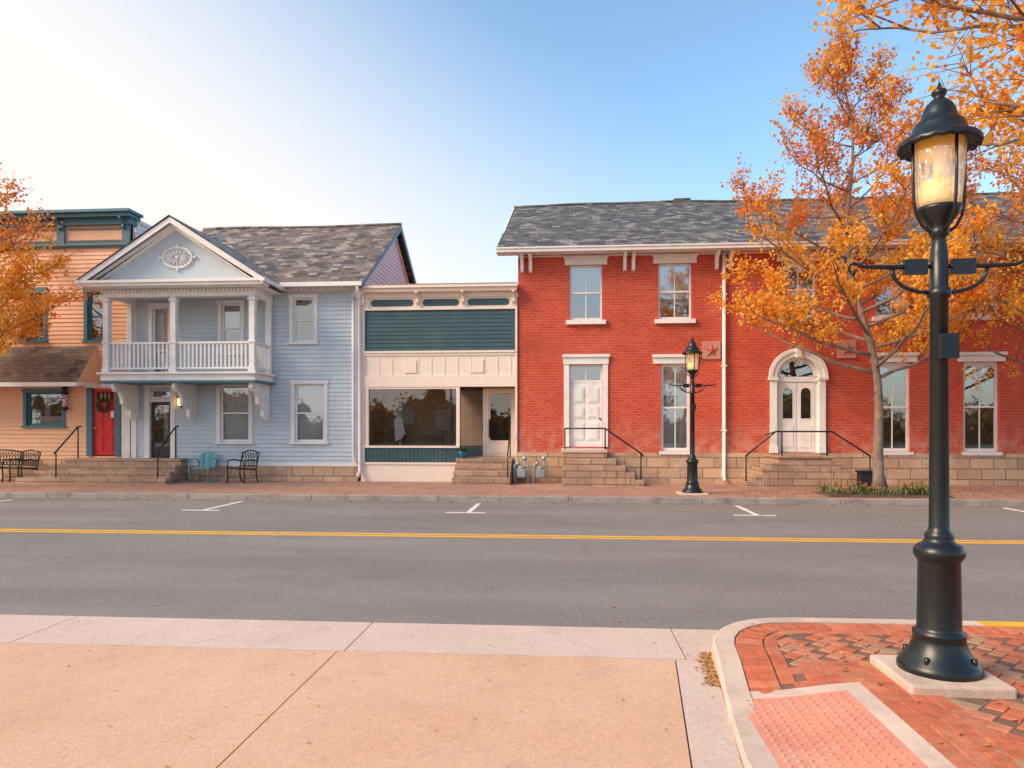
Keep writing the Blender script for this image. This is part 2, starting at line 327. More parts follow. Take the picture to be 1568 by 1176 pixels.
def window(mb,x0,x1,z0,z1,y,tm,tw=.1,cols=1,inset=.05,blind=None,bf=1.,bdark=DARKW,sill=True,head=.0,sash=None,glass=GL,rows=2,sw=.05,split=.5):
    sash=sash or tm
    if tw:
        mb.box(x0-tw,x0,y-.04,y+inset+.05,z0,z1,tm); mb.box(x1,x1+tw,y-.04,y+inset+.05,z0,z1,tm)
        mb.box(x0-tw-.02,x1+tw+.02,y-.055,y+inset+.05,z1,z1+tw+head,tm)
        if sill: mb.box(x0-tw-.03,x1+tw+.03,y-.08,y+inset+.05,z0-.06,z0,tm)
    e=.002
    a,b,c,d=x0+e,x1-e,z0+e,z1-e; f0=y+inset; f1=f0+.045
    mb.box(a,a+sw,f0,f1,c,d,sash); mb.box(b-sw,b,f0,f1,c,d,sash)
    mb.box(a+sw,b-sw,f0,f1,d-sw,d,sash); mb.box(a+sw,b-sw,f0,f1,c,c+sw+.02,sash)
    zm=c+(d-c)*split
    if rows==2: mb.box(a+sw,b-sw,f0-.006,f1,zm-.025,zm+.025,sash)
    for k in range(1,cols):
        xm=a+(b-a)*k/cols
        mb.box(xm-.012,xm+.012,f0+.01,f1-.005,c+sw+.02,zm-.025 if rows==2 else d-sw,sash)
        if rows==2: mb.box(xm-.012,xm+.012,f0+.01,f1-.005,zm+.025,d-sw,sash)
    tl=R.uniform(-.006,.006)
    mb.poly([(a,f1-.012,c),(b,f1-.012+tl,c),(b,f1-.012+tl,zm),(a,f1-.012,zm)],glass)
    mb.poly([(a,f1-.02,zm),(b,f1-.02-tl,zm),(b,f1-.02-tl,d),(a,f1-.02,d)],glass)
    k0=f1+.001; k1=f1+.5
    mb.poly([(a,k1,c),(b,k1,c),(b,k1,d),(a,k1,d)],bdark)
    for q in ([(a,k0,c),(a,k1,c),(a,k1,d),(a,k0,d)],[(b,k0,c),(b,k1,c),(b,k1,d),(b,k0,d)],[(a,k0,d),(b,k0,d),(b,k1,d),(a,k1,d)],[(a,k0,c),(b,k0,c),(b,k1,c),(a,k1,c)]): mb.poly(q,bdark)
    if blind:
        zb=d-(d-c)*bf; n=10; yb=f1+.05
        for k in range(n):
            xa=a+(b-a)*k/n; xb=a+(b-a)*(k+1)/n
            mb.poly([(xa,yb+(.012 if k%2 else 0),zb),(xb,yb+(0 if k%2 else .012),zb),(xb,yb+(0 if k%2 else .012),d),(xa,yb+(.012 if k%2 else 0),d)],blind)
YF=20.5
# =================================================================== GROUND
g=MB(); g.poly([(-900,-900,-.03),(900,-900,-.03),(900,900,-.03),(-900,900,-.03)],GRND); g.obj('ground')
g=MB(); g.poly([(-120,6.15,0),(120,6.15,0),(120,16.4,0),(-120,16.4,0)],ASPH); g.obj('road')
mk=MB()
for y0 in (11.10,11.30): mk.box(-120,120,y0-.055,y0+.055,.001,.0045,YEL)
mk.obj('centre_line_marking')
mk=MB()
for x in (-18.7,-13.1,-7.5,-2.0,3.65,9.2,14.8):
    mk.box(x-.05,x+.05,14.3,16.0,.001,.0045,WHP); mk.box(x-.45,x+.35,14.19,14.298,.001,.0045,WHP)
mk.obj('parking_bay_marking')
k=MB()
x=-120
while x<120:
    k.box(x+.004,x+2.996,16.4,16.56,-.03,.125,KERBF); x+=3
k.obj('far_kerb',bevel=.012)
g=MB(); g.poly([(-120,16.56,.12),(120,16.56,.12),(120,20.9,.14),(-120,20.9,.14)],WALKB); g.obj('far_brick_pavement')
def slab(mb,pts,m,z=.004): 
    mb.prism(pts,'z',-.028,z,m)
g=MB(); g.poly([(-60,-12,-.012),(.9,-12,-.012),(.9,6.14,-.012),(-60,6.14,-.012)],SAND); g.obj('joint_filler')
cg=MB(); gp=.005
xs=[-60,-40,-22,-13.2,-8.6,-4.4,-1.7,.86]
for a,b in zip(xs[:-1],xs[1:]): slab(cg,[(a+gp,5.34+gp),(b-gp,5.34+gp),(b-gp,6.15-.006),(a+gp,6.15-.006)],CONCG)
slab(cg,[(.86+gp,5.34+gp),(1.03,5.34+gp),(1.19,5.78),(1.45,6.06),(1.8,6.144),(.86+gp,6.144)],CONCG)
slab(cg,[(.60+gp,-12),(.86,-12),(.87,3.7),(.98,4.7),(1.03,5.34-gp),(.78+gp,5.34-gp),(.60+gp,3.5)],CONCG)
cg.obj('concrete_gutter')
cd=MB(); xs=[-60,-40,-24,-12.6,-7.2,-1.75]
for a,b in zip(xs[:-1],xs[1:]): slab(cd,[(a+gp,-12),(b-gp,-12),(b-gp,5.34-gp),(a+gp,5.34-gp)],CONC)
slab(cd,[(-1.75+gp,-12),(.60-gp,-12),(.60-gp,3.5),(.78-gp,5.34-gp),(-1.75+gp,5.34-gp)],CONC)
cd.obj('concrete_driveway')
def sst(a,b,x): t=max(0,min(1,(x-a)/(b-a))); return t*t*(3-2*t)
def hh(x,y): return .12-.085*(1-sst(4.55,5.25,y))*(1-sst(1.1,1.9,x))
outer=[(.86,-12),(.86,0),(.87,2.5),(.875,3.7),(.93,4.25),(.985,4.7),(1.02,5.05),(1.05,5.37),(1.10,5.58),(1.19,5.78),(1.31,5.93),(1.46,6.05),(1.64,6.12),(1.88,6.15),(2.6,6.152),(3.3,6.152),(4.4,6.152),(8,6.152),(20,6.152),(60,6.152)]
def offs(path,d):
    out=[]
    for i,p in enumerate(path):
        a=Vector(path[max(i-1,0)]);b=Vector(path[min(i+1,len(path)-1)]); t=(b-a).normalized(); n=Vector((t.y,-t.x)); q=Vector(p)+n*d; out.append((q.x,q.y))
    return out
inner=offs(outer,.155)
kb=MB()
for i in range(len(outer)-1):
    o0,o1,i0,i1=outer[i],outer[i+1],inner[i],inner[i+1]
    def H(p): return hh(p[0],p[1])+.006
    m=YKERB if o0[0]>=3.2 and o0[0]<15 else KERB
    in0=tuple(o0[j]+(i0[j]-o0[j])*.12 for j in (0,1)); in1=tuple(o1[j]+(i1[j]-o1[j])*.12 for j in (0,1))
    kb.poly([(*o0,-.03),(*o1,-.03),(*o1,H(o1)-.02),(*o0,H(o0)-.02)],m,True)
    kb.poly([(*o0,H(o0)-.02),(*o1,H(o1)-.02),(*in1,H(o1)),(*in0,H(o0))],m,True)
    kb.poly([(*in0,H(o0)),(*in1,H(o1)),(*i1,H(i1)),(*i0,H(i0))],m)
    kb.poly([(*i0,H(i0)),(*i1,H(i1)),(*i1,-.03),(*i0,-.03)],m)
kb.obj('corner_kerb')
def xleft(y):
    pts=sorted([(p[1],p[0]) for p in inner if p[1]<=5.995 or p[0]<2])
    for (a,b),(c,d) in zip(pts[:-1],pts[1:]):
        if a<=y<=c: return b+(d-b)*(y-a)/max(c-a,1e-6)
    return pts[-1][1]
bs=MB(); ys=[-12,-6,-2,0,1.5]+[2+.1*i for i in range(40)]+[5.995]; cols=[0,.05,.1,.15,.2,.25,.3,.35,.4,.5,.6,.7,.8,.9,1.0,1.2,1.6,2.5,5,20,55]
for y0,y1 in zip(ys[:-1],ys[1:]):
    for c0,c1 in zip(cols[:-1],cols[1:]):
        pts=[(xleft(y0)-.01+c0,y0),(xleft(y0)-.01+c1,y0),(xleft(y1)-.01+c1,y1),(xleft(y1)-.01+c0,y1)]
        bs.poly([(p[0],p[1],hh(*p)-.008) for p in pts],SAND)
SL=(2.02,2.62,4.42,5.02)
PADX=(1.03,1.68); PADB=1.80; PADY=4.50
def inpad(x,y): return x<PADB and y<PADY+.12
def dist_kerb(x,y):
    best=9
    for a,b in zip(inner[:-1],inner[1:]):
        A=Vector(a);B=Vector(b);Pp=Vector((x,y)); t=max(0,min(1,(Pp-A).dot(B-A)/max((B-A).length_squared,1e-9))); best=min(best,(A+(B-A)*t-Pp).length)
    return best
def paver(cx,cy,ang,l,w,col,lift=0.):
    ca,sa=math.cos(ang),math.sin(ang); g_=.0035; l2,w2=l/2-g_,w/2-g_; bv=.004
    tilt=R.uniform(-.0018,.0018)
    def q(u,v,dz): 
        x=cx+u*ca-v*sa; y=cy+u*sa+v*ca; return (x,y,hh(x,y)+dz+lift+tilt*u/l2)
    top=[q(-l2+bv,-w2+bv,0),q(l2-bv,-w2+bv,0),q(l2-bv,w2-bv,0),q(-l2+bv,w2-bv,0)]
    bot=[q(-l2,-w2,-.008),q(l2,-w2,-.008),q(l2,w2,-.008),q(-l2,w2,-.008)]
    bs.poly(top,PAVER,False,col)
    for k_ in range(4): bs.poly([bot[k_],bot[(k_+1)%4],top[(k_+1)%4],top[k_]],PAVER,False,col)
def course(path_off,l,w,lift):
    pth=offs(outer,.155+path_off); acc=0
    for a,b in zip(pth[:-1],pth[1:]):
        A=Vector(a);B=Vector(b); d=(B-A); ln=d.length
        if A.x>12 or B.y<-1: continue
        dn=d.normalized(); s=acc
        while s<ln:
            p=A+dn*s
            if not inpad(p.x,p.y) and p.x<12: paver(p.x,p.y,math.atan2(dn.y,dn.x),w,l,R.uniform(0,.5),lift)
            s+=w
        acc=s-ln
course(.105,.20,.102,.002); course(.26,.10,.205,.002)
W=.102; rot=math.radians(45)
for i in range(-90,160):
    for j in range(-90,160):
        if (i-j)%4==0: u,v,a=(i+1)*W,(j+.5)*W,0
        elif (i-j)%4==2: u,v,a=(i+.5)*W,(j+1)*W,math.pi/2
        else: continue
        x=u*math.cos(rot)-v*math.sin(rot)+3; y=u*math.sin(rot)+v*math.cos(rot)-2
        if y<-1 or y>5.68 or x<1.0 or x>9: continue
        if x<xleft(y)+.33 or dist_kerb(x,y)<.33: continue
        if inpad(x-.36,y-.36): continue
        if SL[0]-.03<x<SL[1]+.03 and SL[2]-.03<y<SL[3]+.03: continue
        paver(x,y,rot+a,2*W,W,R.choice([.05,.15,.25,.35,.45,.5,.55,.62,.68,.75,.85]))
for k_ in range(4):
    off=k_*.102+.055
    xx=1.12+ (k_%2)*.1; yy=PADY+.12+off
    while xx<PADB+.41:
        if dist_kerb(xx,yy)>.3: paver(xx,yy,0,.205,.102,R.uniform(0,.5),.0015)
        xx+=.205
    y=PADY+.12-.02-(k_%2)*.1
    while y>-1:
        paver(PADB+off,y,math.pi/2,.205,.102,R.uniform(0,.5),.0015); y-=.205
bs.obj('brick_corner_pavement',attr=True)
rp=MB()
def sheet(mb,x0,x1,y0,y1,dz,m,nx=6,ny=12):
    for i in range(nx):
        for j in range(ny):
            xa=x0+(x1-x0)*i/nx; xb=x0+(x1-x0)*(i+1)/nx; ya=y0+(y1-y0)*j/ny; yb=y0+(y1-y0)*(j+1)/ny
            mb.poly([(xa,ya,hh(xa,ya)+dz),(xb,ya,hh(xb,ya)+dz),(xb,yb,hh(xb,yb)+dz),(xa,yb,hh(xa,yb)+dz)],m)
sheet(rp,1.02,PADB,PADY,PADY+.12,.004,KERB,8,3); sheet(rp,PADX[1],PADB,-1,PADY,.004,KERB,2,30)
e=empty('tactile_ramp',(1.4,3,0.05)); rp.obj('concrete_border',e)
tp=MB(); sheet(tp,1.03,PADX[1],-1,PADY,.006,PINK,4,30)
y=PADY-.05
while y>1.5:
    x=1.08
    while x<PADX[1]-.03:
        h=hh(x,y)+.006; i=len(tp.v)
        for r_,z_ in ((.015,0),(.010,.008)):
            for q in range(8): tp.v.append((x+r_*math.cos(q*math.pi/4),y+r_*math.sin(q*math.pi/4),h+z_))
        for q in range(8): tp.face((i+q,i+(q+1)%8,i+8+(q+1)%8,i+8+q),PINK,True)
        tp.face(tuple(range(i+8,i+16)),PINK); x+=.06
    y-=.06
tp.obj('tactile_pad',e)
# =================================================================== STREET LAMP
def build_lamp(loc):
    e=empty('street_lamp',loc); ox,oy,oz=loc
    post=MB(); prof=[(.24,0),(.24,.03),(.228,.05),(.2,.085),(.17,.13),(.152,.18),(.146,.215),(.152,.22),(.152,.24),(.132,.252),(.126,.27),(.120,.68),(.124,.69),(.143,.715),(.147,.735),(.143,.76),(.125,.785),(.095,.80),(.080,.825),(.084,.84),(.078,.86),(.064,.875),(.058,.9),(.052,2.34),(.066,2.35),(.070,2.375),(.064,2.40),(.053,2.41),(.052,2.62),(.046,2.66),(.040,2.70),(.042,2.73),(.056,2.74),(.058,2.765),(.050,2.785),(.065,2.81),(.10,2.85),(.125,2.895),(.128,2.915)]
    post.lathe(prof,IRONG,loc,48)
    for q in range(4):
        t=math.pi/4+q*math.pi/2; post.tube([(ox+.2*math.cos(t),oy+.2*math.sin(t),oz+.06),(ox+.2*math.cos(t),oy+.2*math.sin(t),oz+.11)],.015,IRONG,6)
    post.box(ox-.035,ox+.070,oy-.105,oy-.045,oz+1.955,oz+2.11,IRONG)
    post.obj('post',e)
    arm=MB()
    for sgn in (-1,1):
        pts=[(ox+sgn*.05,oy,oz+2.545),(ox+sgn*.3,oy,oz+2.545),(ox+sgn*.46,oy,oz+2.55),(ox+sgn*.52,oy,oz+2.575),(ox+sgn*.55,oy,oz+2.56),(ox+sgn*.55,oy,oz+2.525),(ox+sgn*.525,oy,oz+2.51)]
        arm.tube(pts,[.015,.015,.012,.011,.010,.009,.007],IRONG,8)
        arm.ball((ox+sgn*.525,oy,oz+2.51),.016,IRONG)
        arm.box(ox+sgn*.075,ox+sgn*.215,oy-.020,oy+.020,oz+2.495,oz+2.59,IRONG)
        br=[(ox+sgn*(.06+.23*math.sin(t*math.pi/2)),oy,oz+2.38+.15*(1-math.cos(t*math.pi/2))) for t in [k_/6 for k_ in range(7)]]
        arm.tube(br,.013,IRONG,8)
    arm.obj('banner_arms',e)
    gl=MB(); gl.lathe([(.117,2.915),(.128,2.98),(.140,3.1),(.150,3.25),(.153,3.33)],LGL,loc,40); gl.obj('lantern_glass',e)
    inn=MB(); inn.lathe([(.10,2.92),(.11,2.96),(.115,3.04),(.10,3.08),(.03,3.10)],CREAMG,loc,24); inn.lathe([(.05,3.22),(.13,3.24),(.14,3.325)],AMBER,loc,24); inn.lathe([(.03,3.09),(.035,3.16),(.03,3.23)],CREAMG,loc,12)
    inn.obj('lamp_diffuser',e)
    rf=MB()
    def sc(r,z,t): return (r,z-(.014*abs(math.sin(t*9)) if r>.2 and z<3.335 else 0))
    rf.lathe([(.15,3.325),(.235,3.30),(.238,3.325),(.22,3.345),(.185,3.36),(.165,3.385),(.15,3.42),(.14,3.445),(.125,3.455),(.108,3.475),(.100,3.50),(.092,3.53),(.075,3.565),(.05,3.59),(.034,3.60),(.030,3.615),(.042,3.63),(.045,3.645),(.034,3.66),(.016,3.67),(.010,3.685),(.003,3.71)],IRONG,loc,72,sc)
    for q in range(4):
        t=q*math.pi/2+.12; c_,s_=math.cos(t),math.sin(t)
        P_=lambda r,z:(ox+r*c_,oy+r*s_,oz+z)
        rf.tube([P_(.17,3.34),P_(.168,3.1),P_(.163,2.95),P_(.15,2.87),P_(.11,2.80),P_(.07,2.77),P_(.05,2.76)],.010,IRONG,8)
    rf.obj('lantern_roof',e)
    return e
lamp1=build_lamp((2.335,4.74,.175))
sb=MB(); sb.box(SL[0],SL[1],SL[2],SL[3],.05,.175,KERB); sb.obj('concrete_footing',lamp1,bevel=.015)
lamp2=build_lamp((2.94,17.4,.16))
sb=MB(); sb.box(2.6,3.28,17.08,17.72,.05,.16,KERB); sb.obj('concrete_footing',lamp2,bevel=.015)
# =================================================================== RED BRICK BUILDING
rb=empty('red_brick_building',(5,24,0)); X0,X1=-1.44,20.5
up=[.49,2.98,6.37,8.88,11.2,13.6,16.2,18.7]
ops=[(c-.46,c+.46,4.75,6.32) for c in up]
lowin=[(3.0,.40),(8.9,.44),(11.2,.46),(13.6,.44),(18.7,.44)]
ops+=[(.02,.96,1.16,3.5)]+[(c-w,c+w,1.04,3.5) for c,w in lowin]
ACX,ACZ,AR=6.33,3.10,.56
w=MB(); P=FR(YF)
wall(w,P,X0,X1,1.0,6.72,ops+[(ACX-.74,ACX+.74,1.0,3.86)],BRICK,.12)
n=16
for k_ in range(n):
    a0=math.pi*k_/n; a1=math.pi*(k_+1)/n; r=.74
    p0=(ACX+r*math.cos(a0),ACZ+r*math.sin(a0)); p1=(ACX+r*math.cos(a1),ACZ+r*math.sin(a1))
    w.poly([(p0[0],YF,p0[1]),(p1[0],YF,p1[1]),(p1[0],YF,3.86),(p0[0],YF,3.86)],BRICK)
w.poly([(X0,YF,1.0),(X0,YF+12,1.0),(X0,YF+12,6.72),(X0,YF+6,9.6),(X0,YF,6.72)],BRICK)
w.poly([(X1,YF,1.0),(X1,YF+12,1.0),(X1,YF+12,6.72),(X1,YF+6,9.6),(X1,YF,6.72)],BRICK)
w.poly([(X0,YF+12,0),(X1,YF+12,0),(X1,YF+12,6.72),(X0,YF+12,6.72)],BRICK)
w.obj('walls',rb)
f=MB(); f.box(X0-.05,X1+.05,YF-.06,YF+.25,0,.995,STONE); f.box(X0-.05,X0+.2,YF+.25,YF+12,0,.995,STONE); f.obj('stone_foundation',rb)
wn=MB()
bl=[(BLIND,.5),(CURT,.62),(None,0),(BLIND,.2),(BLIND,.35),(None,0),(None,0),(None,0)]
for c,(bm,bf) in zip(up,bl):
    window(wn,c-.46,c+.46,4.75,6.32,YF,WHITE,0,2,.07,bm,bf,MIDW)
    wn.box(c-.60,c+.60,YF-.035,YF+.1,6.322,6.54,WHITE); wn.box(c-.63,c+.63,YF-.07,YF-.036,6.50,6.56,WHITE)
    wn.box(c-.56,c+.56,YF-.10,YF+.06,4.63,4.748,WHITE)
for (c,w_),(bm,bf) in zip(lowin,[(CURT,1.),(BLIND,.15),(BLIND,.12),(None,0),(None,0)]):
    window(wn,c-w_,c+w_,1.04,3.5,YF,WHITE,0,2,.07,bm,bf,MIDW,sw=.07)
    wn.box(c-.62,c+.62,YF-.035,YF+.1,3.502,3.73,WHITE); wn.box(c-.65,c+.65,YF-.08,YF-.036,3.68,3.76,WHITE)
    wn.box(c-w_-.05,c+w_+.05,YF-.09,YF+.06,.95,1.038,WHITE)
    if c>8:
        for sx in (-1,1):
            cx=c+sx*w_/2; r=w_/2-.04
            for k_ in range(8):
                a0=math.pi*k_/8;a1=math.pi*(k_+1)/8
                wn.poly([(cx+r*math.cos(a0),YF+.085,3.2+r*math.sin(a0)),(cx+r*math.cos(a1),YF+.085,3.2+r*math.sin(a1)),(cx+r*math.cos(a1),YF+.085,3.46),(cx+r*math.cos(a0),YF+.085,3.46)],WHITE)
wn.obj('windows',rb)
d=MB()
d.box(-.13,.018,YF-.04,YF+.1,1.16,3.5,WHITE) ; d.box(.962,1.11,YF-.04,YF+.1,1.16,3.5,WHITE)
d.box(-.15,1.13,YF-.06,YF+.1,3.502,3.74,WHITE); d.box(-.18,1.16,YF-.1,YF-.061,3.70,3.78,WHITE)
window(d,.02,.96,2.98,3.5,YF,WHITE,0,2,.06,BLIND,1.,rows=1)
d.box(.022,.958,YF+.06,YF+.11,1.16,2.976,WHITE)
for (a,b,c_,e_) in ((.12,.44,1.35,1.85),(.54,.86,1.35,1.85),(.12,.44,1.98,2.32),(.54,.86,1.98,2.32),(.12,.44,2.42,2.86),(.54,.86,2.42,2.86)):
    d.box(a,b,YF+.045,YF+.0585,c_,e_,WHITE); d.box(a+.04,b-.04,YF+.035,YF+.044,c_+.04,e_-.04,WHITE)
d.ball((.89,YF+.03,1.95),.03,IRON)
d.obj('white_door',rb)
a=MB()
def arc(mb,r0,r1,y0,y1,m,n=20):
    for k_ in range(n):
        a0=math.pi*k_/n;a1=math.pi*(k_+1)/n
        q=lambda r,t,y:(ACX+r*math.cos(t),y,ACZ+r*math.sin(t))
        mb.poly([q(r0,a0,y0),q(r1,a0,y0),q(r1,a1,y0),q(r0,a1,y0)],m)
        mb.poly([q(r1,a0,y0),q(r1,a0,y1),q(r1,a1,y1),q(r1,a1,y0)],m)
        mb.poly([q(r0,a0,y0),q(r0,a0,y1),q(r0,a1,y1),q(r0,a1,y0)],m)
arc(a,.57,.742,YF-.07,YF+.15,WHITE); arc(a,.70,.80,YF-.11,YF-.06,WHITE)
a.box(ACX-.742,ACX-.57,YF-.07,YF+.15,1.0,ACZ-.08,WHITE); a.box(ACX+.57,ACX+.742,YF-.07,YF+.15,1.0,ACZ-.08,WHITE)
for sx in (-1,1): a.box(ACX+sx*.54,ACX+sx*.80,YF-.12,YF+.14,ACZ-.08,ACZ,WHITE); a.box(ACX+sx*.55,ACX+sx*.76,YF-.1,YF+.14,1.0,1.2,WHITE)
a.box(ACX-.07,ACX+.07,YF-.16,YF-.05,3.64,3.92,WHITE)
a.box(ACX-.568,ACX+.568,YF+.05,YF+.12,ACZ-.12,ACZ+.02,WHITE)
arc(a,.46,.568,YF+.05,YF+.12,WHITE)
for k_ in range(16):
    a0=math.pi*k_/16;a1=math.pi*(k_+1)/16
    a.poly([(ACX,YF+.09,ACZ),(ACX+.56*math.cos(a0),YF+.09,ACZ+.56*math.sin(a0)),(ACX+.56*math.cos(a1),YF+.09,ACZ+.56*math.sin(a1))],GL)
    a.poly([(ACX,YF+.2,ACZ),(ACX+.6*math.cos(a0),YF+.2,ACZ+.6*math.sin(a0)),(ACX+.6*math.cos(a1),YF+.2,ACZ+.6*math.sin(a1))],DARKW)
a.box(ACX-.568,ACX+.568,YF+.10,YF+.15,1.0,ACZ-.12,WHITE)
for sx in (-1,1):
    cx=ACX+sx*.245; a.box(cx-.23,cx+.23,YF+.075,YF+.0985,1.03,ACZ-.14,WHITE)
    a.box(cx-.15,cx+.15,YF+.06,YF+.074,1.15,1.75,WHITE)
    def pane(r,y,m,zb,zt):
        pts=[(cx-r,y,zb),(cx+r,y,zb)]+[(cx+r*math.cos(math.pi*k_/10),y,zt+r*math.sin(math.pi*k_/10)) for k_ in range(11)]
        a.poly(pts,m)
    pane(.165,YF+.068,WHITE,1.92,2.68); pane(.13,YF+.0655,DARKW,1.96,2.68); pane(.13,YF+.062,GL,1.96,2.68)
a.obj('arched_entrance',rb)
r=MB(); ex0,ex1=-2.02,21; YE,ZE,YR,ZR=20.02,6.72,26.5,9.87
YB=YR+(YR-YE)
def sag(x): return .025*math.sin(x*.55)+.015*math.sin(x*1.7+1)
nx=24
for k_ in range(nx):
    xa=ex0+(ex1-ex0)*k_/nx; xb=ex0+(ex1-ex0)*(k_+1)/nx
    r.poly([(xa,YE,ZE),(xb,YE,ZE),(xb,YR,ZR+sag(xb)),(xa,YR,ZR+sag(xa))],SLATE); r.poly([(xa,YB,ZE),(xb,YB,ZE),(xb,YR,ZR+sag(xb)),(xa,YR,ZR+sag(xa))],SLATE)
r.tube([(ex0+(ex1-ex0)*k_/nx,YR,ZR+.02+sag(ex0+(ex1-ex0)*k_/nx)) for k_ in range(nx+1)],.05,SLATE,6)
r.poly([(ex0,YE+.02,ZE-.12),(ex1,YE+.02,ZE-.12),(ex1,YF,ZE-.1),(ex0,YF,ZE-.1)],WHITE)
for Xe,dx in ((ex0,.03),(ex1,-.03)):
    r.prism([(YE,ZE-.16),(YE,ZE-.01),(YR,ZR-.01),(YB,ZE-.01),(YB,ZE-.16),(YR,ZR-.2)],'x',Xe,Xe+dx,PALES)
r.poly([(ex0,YE,ZE-.14),(X0,YE,ZE-.14),(X0,YR,ZR-.18),(ex0,YR,ZR-.18)],PALES)
r.box(3.8,4.4,YR-.1,YR+.3,ZR-.1,ZR+.14,SLATE)
r.obj('slate_roof',rb)
gt=MB(); gt.box(ex0,ex1,YE-.10,YE-.003,ZE-.13,ZE-.01,WHITE); gt.box(ex0,ex1,YE-.13,YE-.101,ZE-.04,ZE,WHITE)
gt.tube([(4.32,YF-.08,6.6),(4.32,YF-.08,.35),(4.32,YF-.2,.22)],.05,WHITE,10)
for z in (5.4,3.4,1.6): gt.box(4.25,4.39,YF-.13,YF-.001,z,z+.04,WHITE)
gt.obj('gutter_and_downpipe',rb)
bk=MB()
def corb(x,y,zt,m,s=1.):
    pr=[(y,zt),(y-.36*s,zt),(y-.36*s,zt-.07*s),(y-.27*s,zt-.13*s),(y-.16*s,zt-.17*s),(y-.11*s,zt-.28*s),(y-.13*s,zt-.38*s),(y-.07*s,zt-.46*s),(y,zt-.48*s)]
    bk.prism(pr,'x',x-.045*s,x+.045*s,m)
for x in (-1.32,-1.08,1.58,1.82,4.12,4.5,7.5,7.75,10.0,10.25,12.4,12.65,15.,15.25): corb(x,YF-.002,6.6,PALES)
bk.box(X0,X1,YF-.03,YF-.001,6.56,6.6,WHITE) 
bk.obj('eave_brackets',rb)
st=MB()
for cx in (3.98,7.65):
    st.box(cx-.25,cx+.25,YF-.04,YF-.001,3.62,4.12,STARP)
    pts=[]
    for k_ in range(10):
        rr=.21 if k_%2==0 else .085; t=math.pi/2+k_*math.pi/5; pts.append((cx+rr*math.cos(t),YF-.045,3.86+rr*math.sin(t)))
    for k_ in range(10): st.poly([pts[k_],pts[(k_+1)%10],(cx,YF-.10,3.86)],STARM)
st.obj('star_wall_plates',rb)
def railobj(name,loc,runs,posts,rad=.022):
    e=empty(name,loc); m=MB()
    for pth in runs: m.tube(pth,rad,IRON,8)
    for p in posts: m.tube([p[0],p[1]],rad*.9,IRON,8)
    m.obj('handrail',e); return e
s=MB(); y0,y1=19.35,YF-.062
s.box(-.15,1.02,y0,y1,.1,1.03,STEPST); s.box(-.19,1.04,y0-.03,y1,1.03,1.12,CONCG)
for k_ in range(4): s.box(1.022+.25*k_,1.02+.25*(k_+1),y0+.004*k_,y1,.1,1.03-.19*(k_+1)+.04,STEPST)
e=empty('stone_door_steps',(.8,19.9,.1)); s.obj('steps',e,bevel=.015)
yr=19.42
railobj('iron_step_railing',(.5,yr,1),[[(-.1,yr,1.68),(.98,yr,1.68),(1.95,yr,1.0),(2.0,yr,.93)]],[((-.1,yr,.14),(-.1,yr,1.68)),((.98,yr,1.1),(.98,yr,1.68)),((1.93,yr,.14),(1.93,yr,1.0))])
s=MB(); s.box(5.5,6.85,y0,y1,.1,.88,STEPST); s.box(5.47,6.88,y0-.03,y1,.88,.96,STEPST)
for k_ in range(4):
    s.box(5.498-.21*k_,5.5-.21*(k_+1),y0+.004*k_,y1,.1,.88-.16*(k_+1)+.05,STEPST); s.box(6.852+.25*k_,6.85+.25*(k_+1),y0+.004*k_,y1,.1,.88-.16*(k_+1)+.05,STEPST)
e=empty('stone_entrance_steps',(6.2,19.9,.1)); s.obj('steps',e,bevel=.015)
railobj('iron_step_railing',(6.2,yr,1),[[(4.66,yr,.95),(5.45,yr,1.6),(6.88,yr,1.6),(7.86,yr,.95)]],[((4.68,yr,.14),(4.68,yr,.97)),((5.6,yr,.9),(5.6,yr,1.6)),((6.75,yr,.9),(6.75,yr,1.6)),((7.84,yr,.14),(7.84,yr,.97)),((5.45,y1,1.5),(5.45,yr,1.6))])
ub=MB(); ub.box(7.45,7.85,19.0,19.28,.12,.55,IRON); ub.box(7.42,7.88,18.97,19.31,.55,.60,IRON); ub.box(7.5,7.8,18.98,18.998,.2,.5,IRON)
e=empty('utility_box',(7.6,19.1,.1)); ub.obj('cabinet',e,bevel=.01)
# =================================================================== STOREFRONT
sf=empty('storefront_building',(-3.8,23,0)); a0,a1=-6.02,-1.46
w=MB()
clap(w,FR(YF),a0+.12,a1-.06,3.92,5.1,[],.115,TEAL,proud=.014)
w.box(a0,a1,YF+.005,YF+.15,2.9,5.5,CREAM)
w.box(a0,-3.2,YF-.02,YF+.15,.14,.66,CREAM)
w.obj('front_wall',sf)
t=MB()
t.box(a0-.12,a1+.02,YF-.32,YF+.3,5.70,5.78,CREAM); t.box(a0-.08,a1,YF-.25,YF+.3,5.60,5.698,CREAM); t.box(a0,a1,YF-.06,YF+.2,5.46,5.598,CREAM)
t.box(a0-.1,a1+.01,YF-.33,YF+.3,5.781,5.80,KERBF)
t.box(a0,a1,YF-.05,YF+.002,5.10,5.15,CREAM)
edges=[a0,-5.77,-4.43,-4.24,-3.1,-2.93,-1.65,a1]
for i in (0,2,4,6): t.box(edges[i],edges[i+1],YF-.05,YF+.002,5.15,5.46,CREAM)
for i in (1,3,5): 
    t.box(edges[i],edges[i+1],YF-.012,YF+.003,5.15,5.46,CREAM)
    x_a,x_b=edges[i]+.04,edges[i+1]-.04; rr=.10; zc=5.31
    pts=[(x_b-rr+rr*math.cos(q),YF-.016,zc+rr*math.sin(q)) for q in [(-math.pi/2)+math.pi*k_/8 for k_ in range(9)]]+[(x_a+rr+rr*math.cos(q),YF-.016,zc+rr*math.sin(q)) for q in [(math.pi/2)+math.pi*k_/8 for k_ in range(9)]]
    t.poly(pts,TEAL)
bk=t
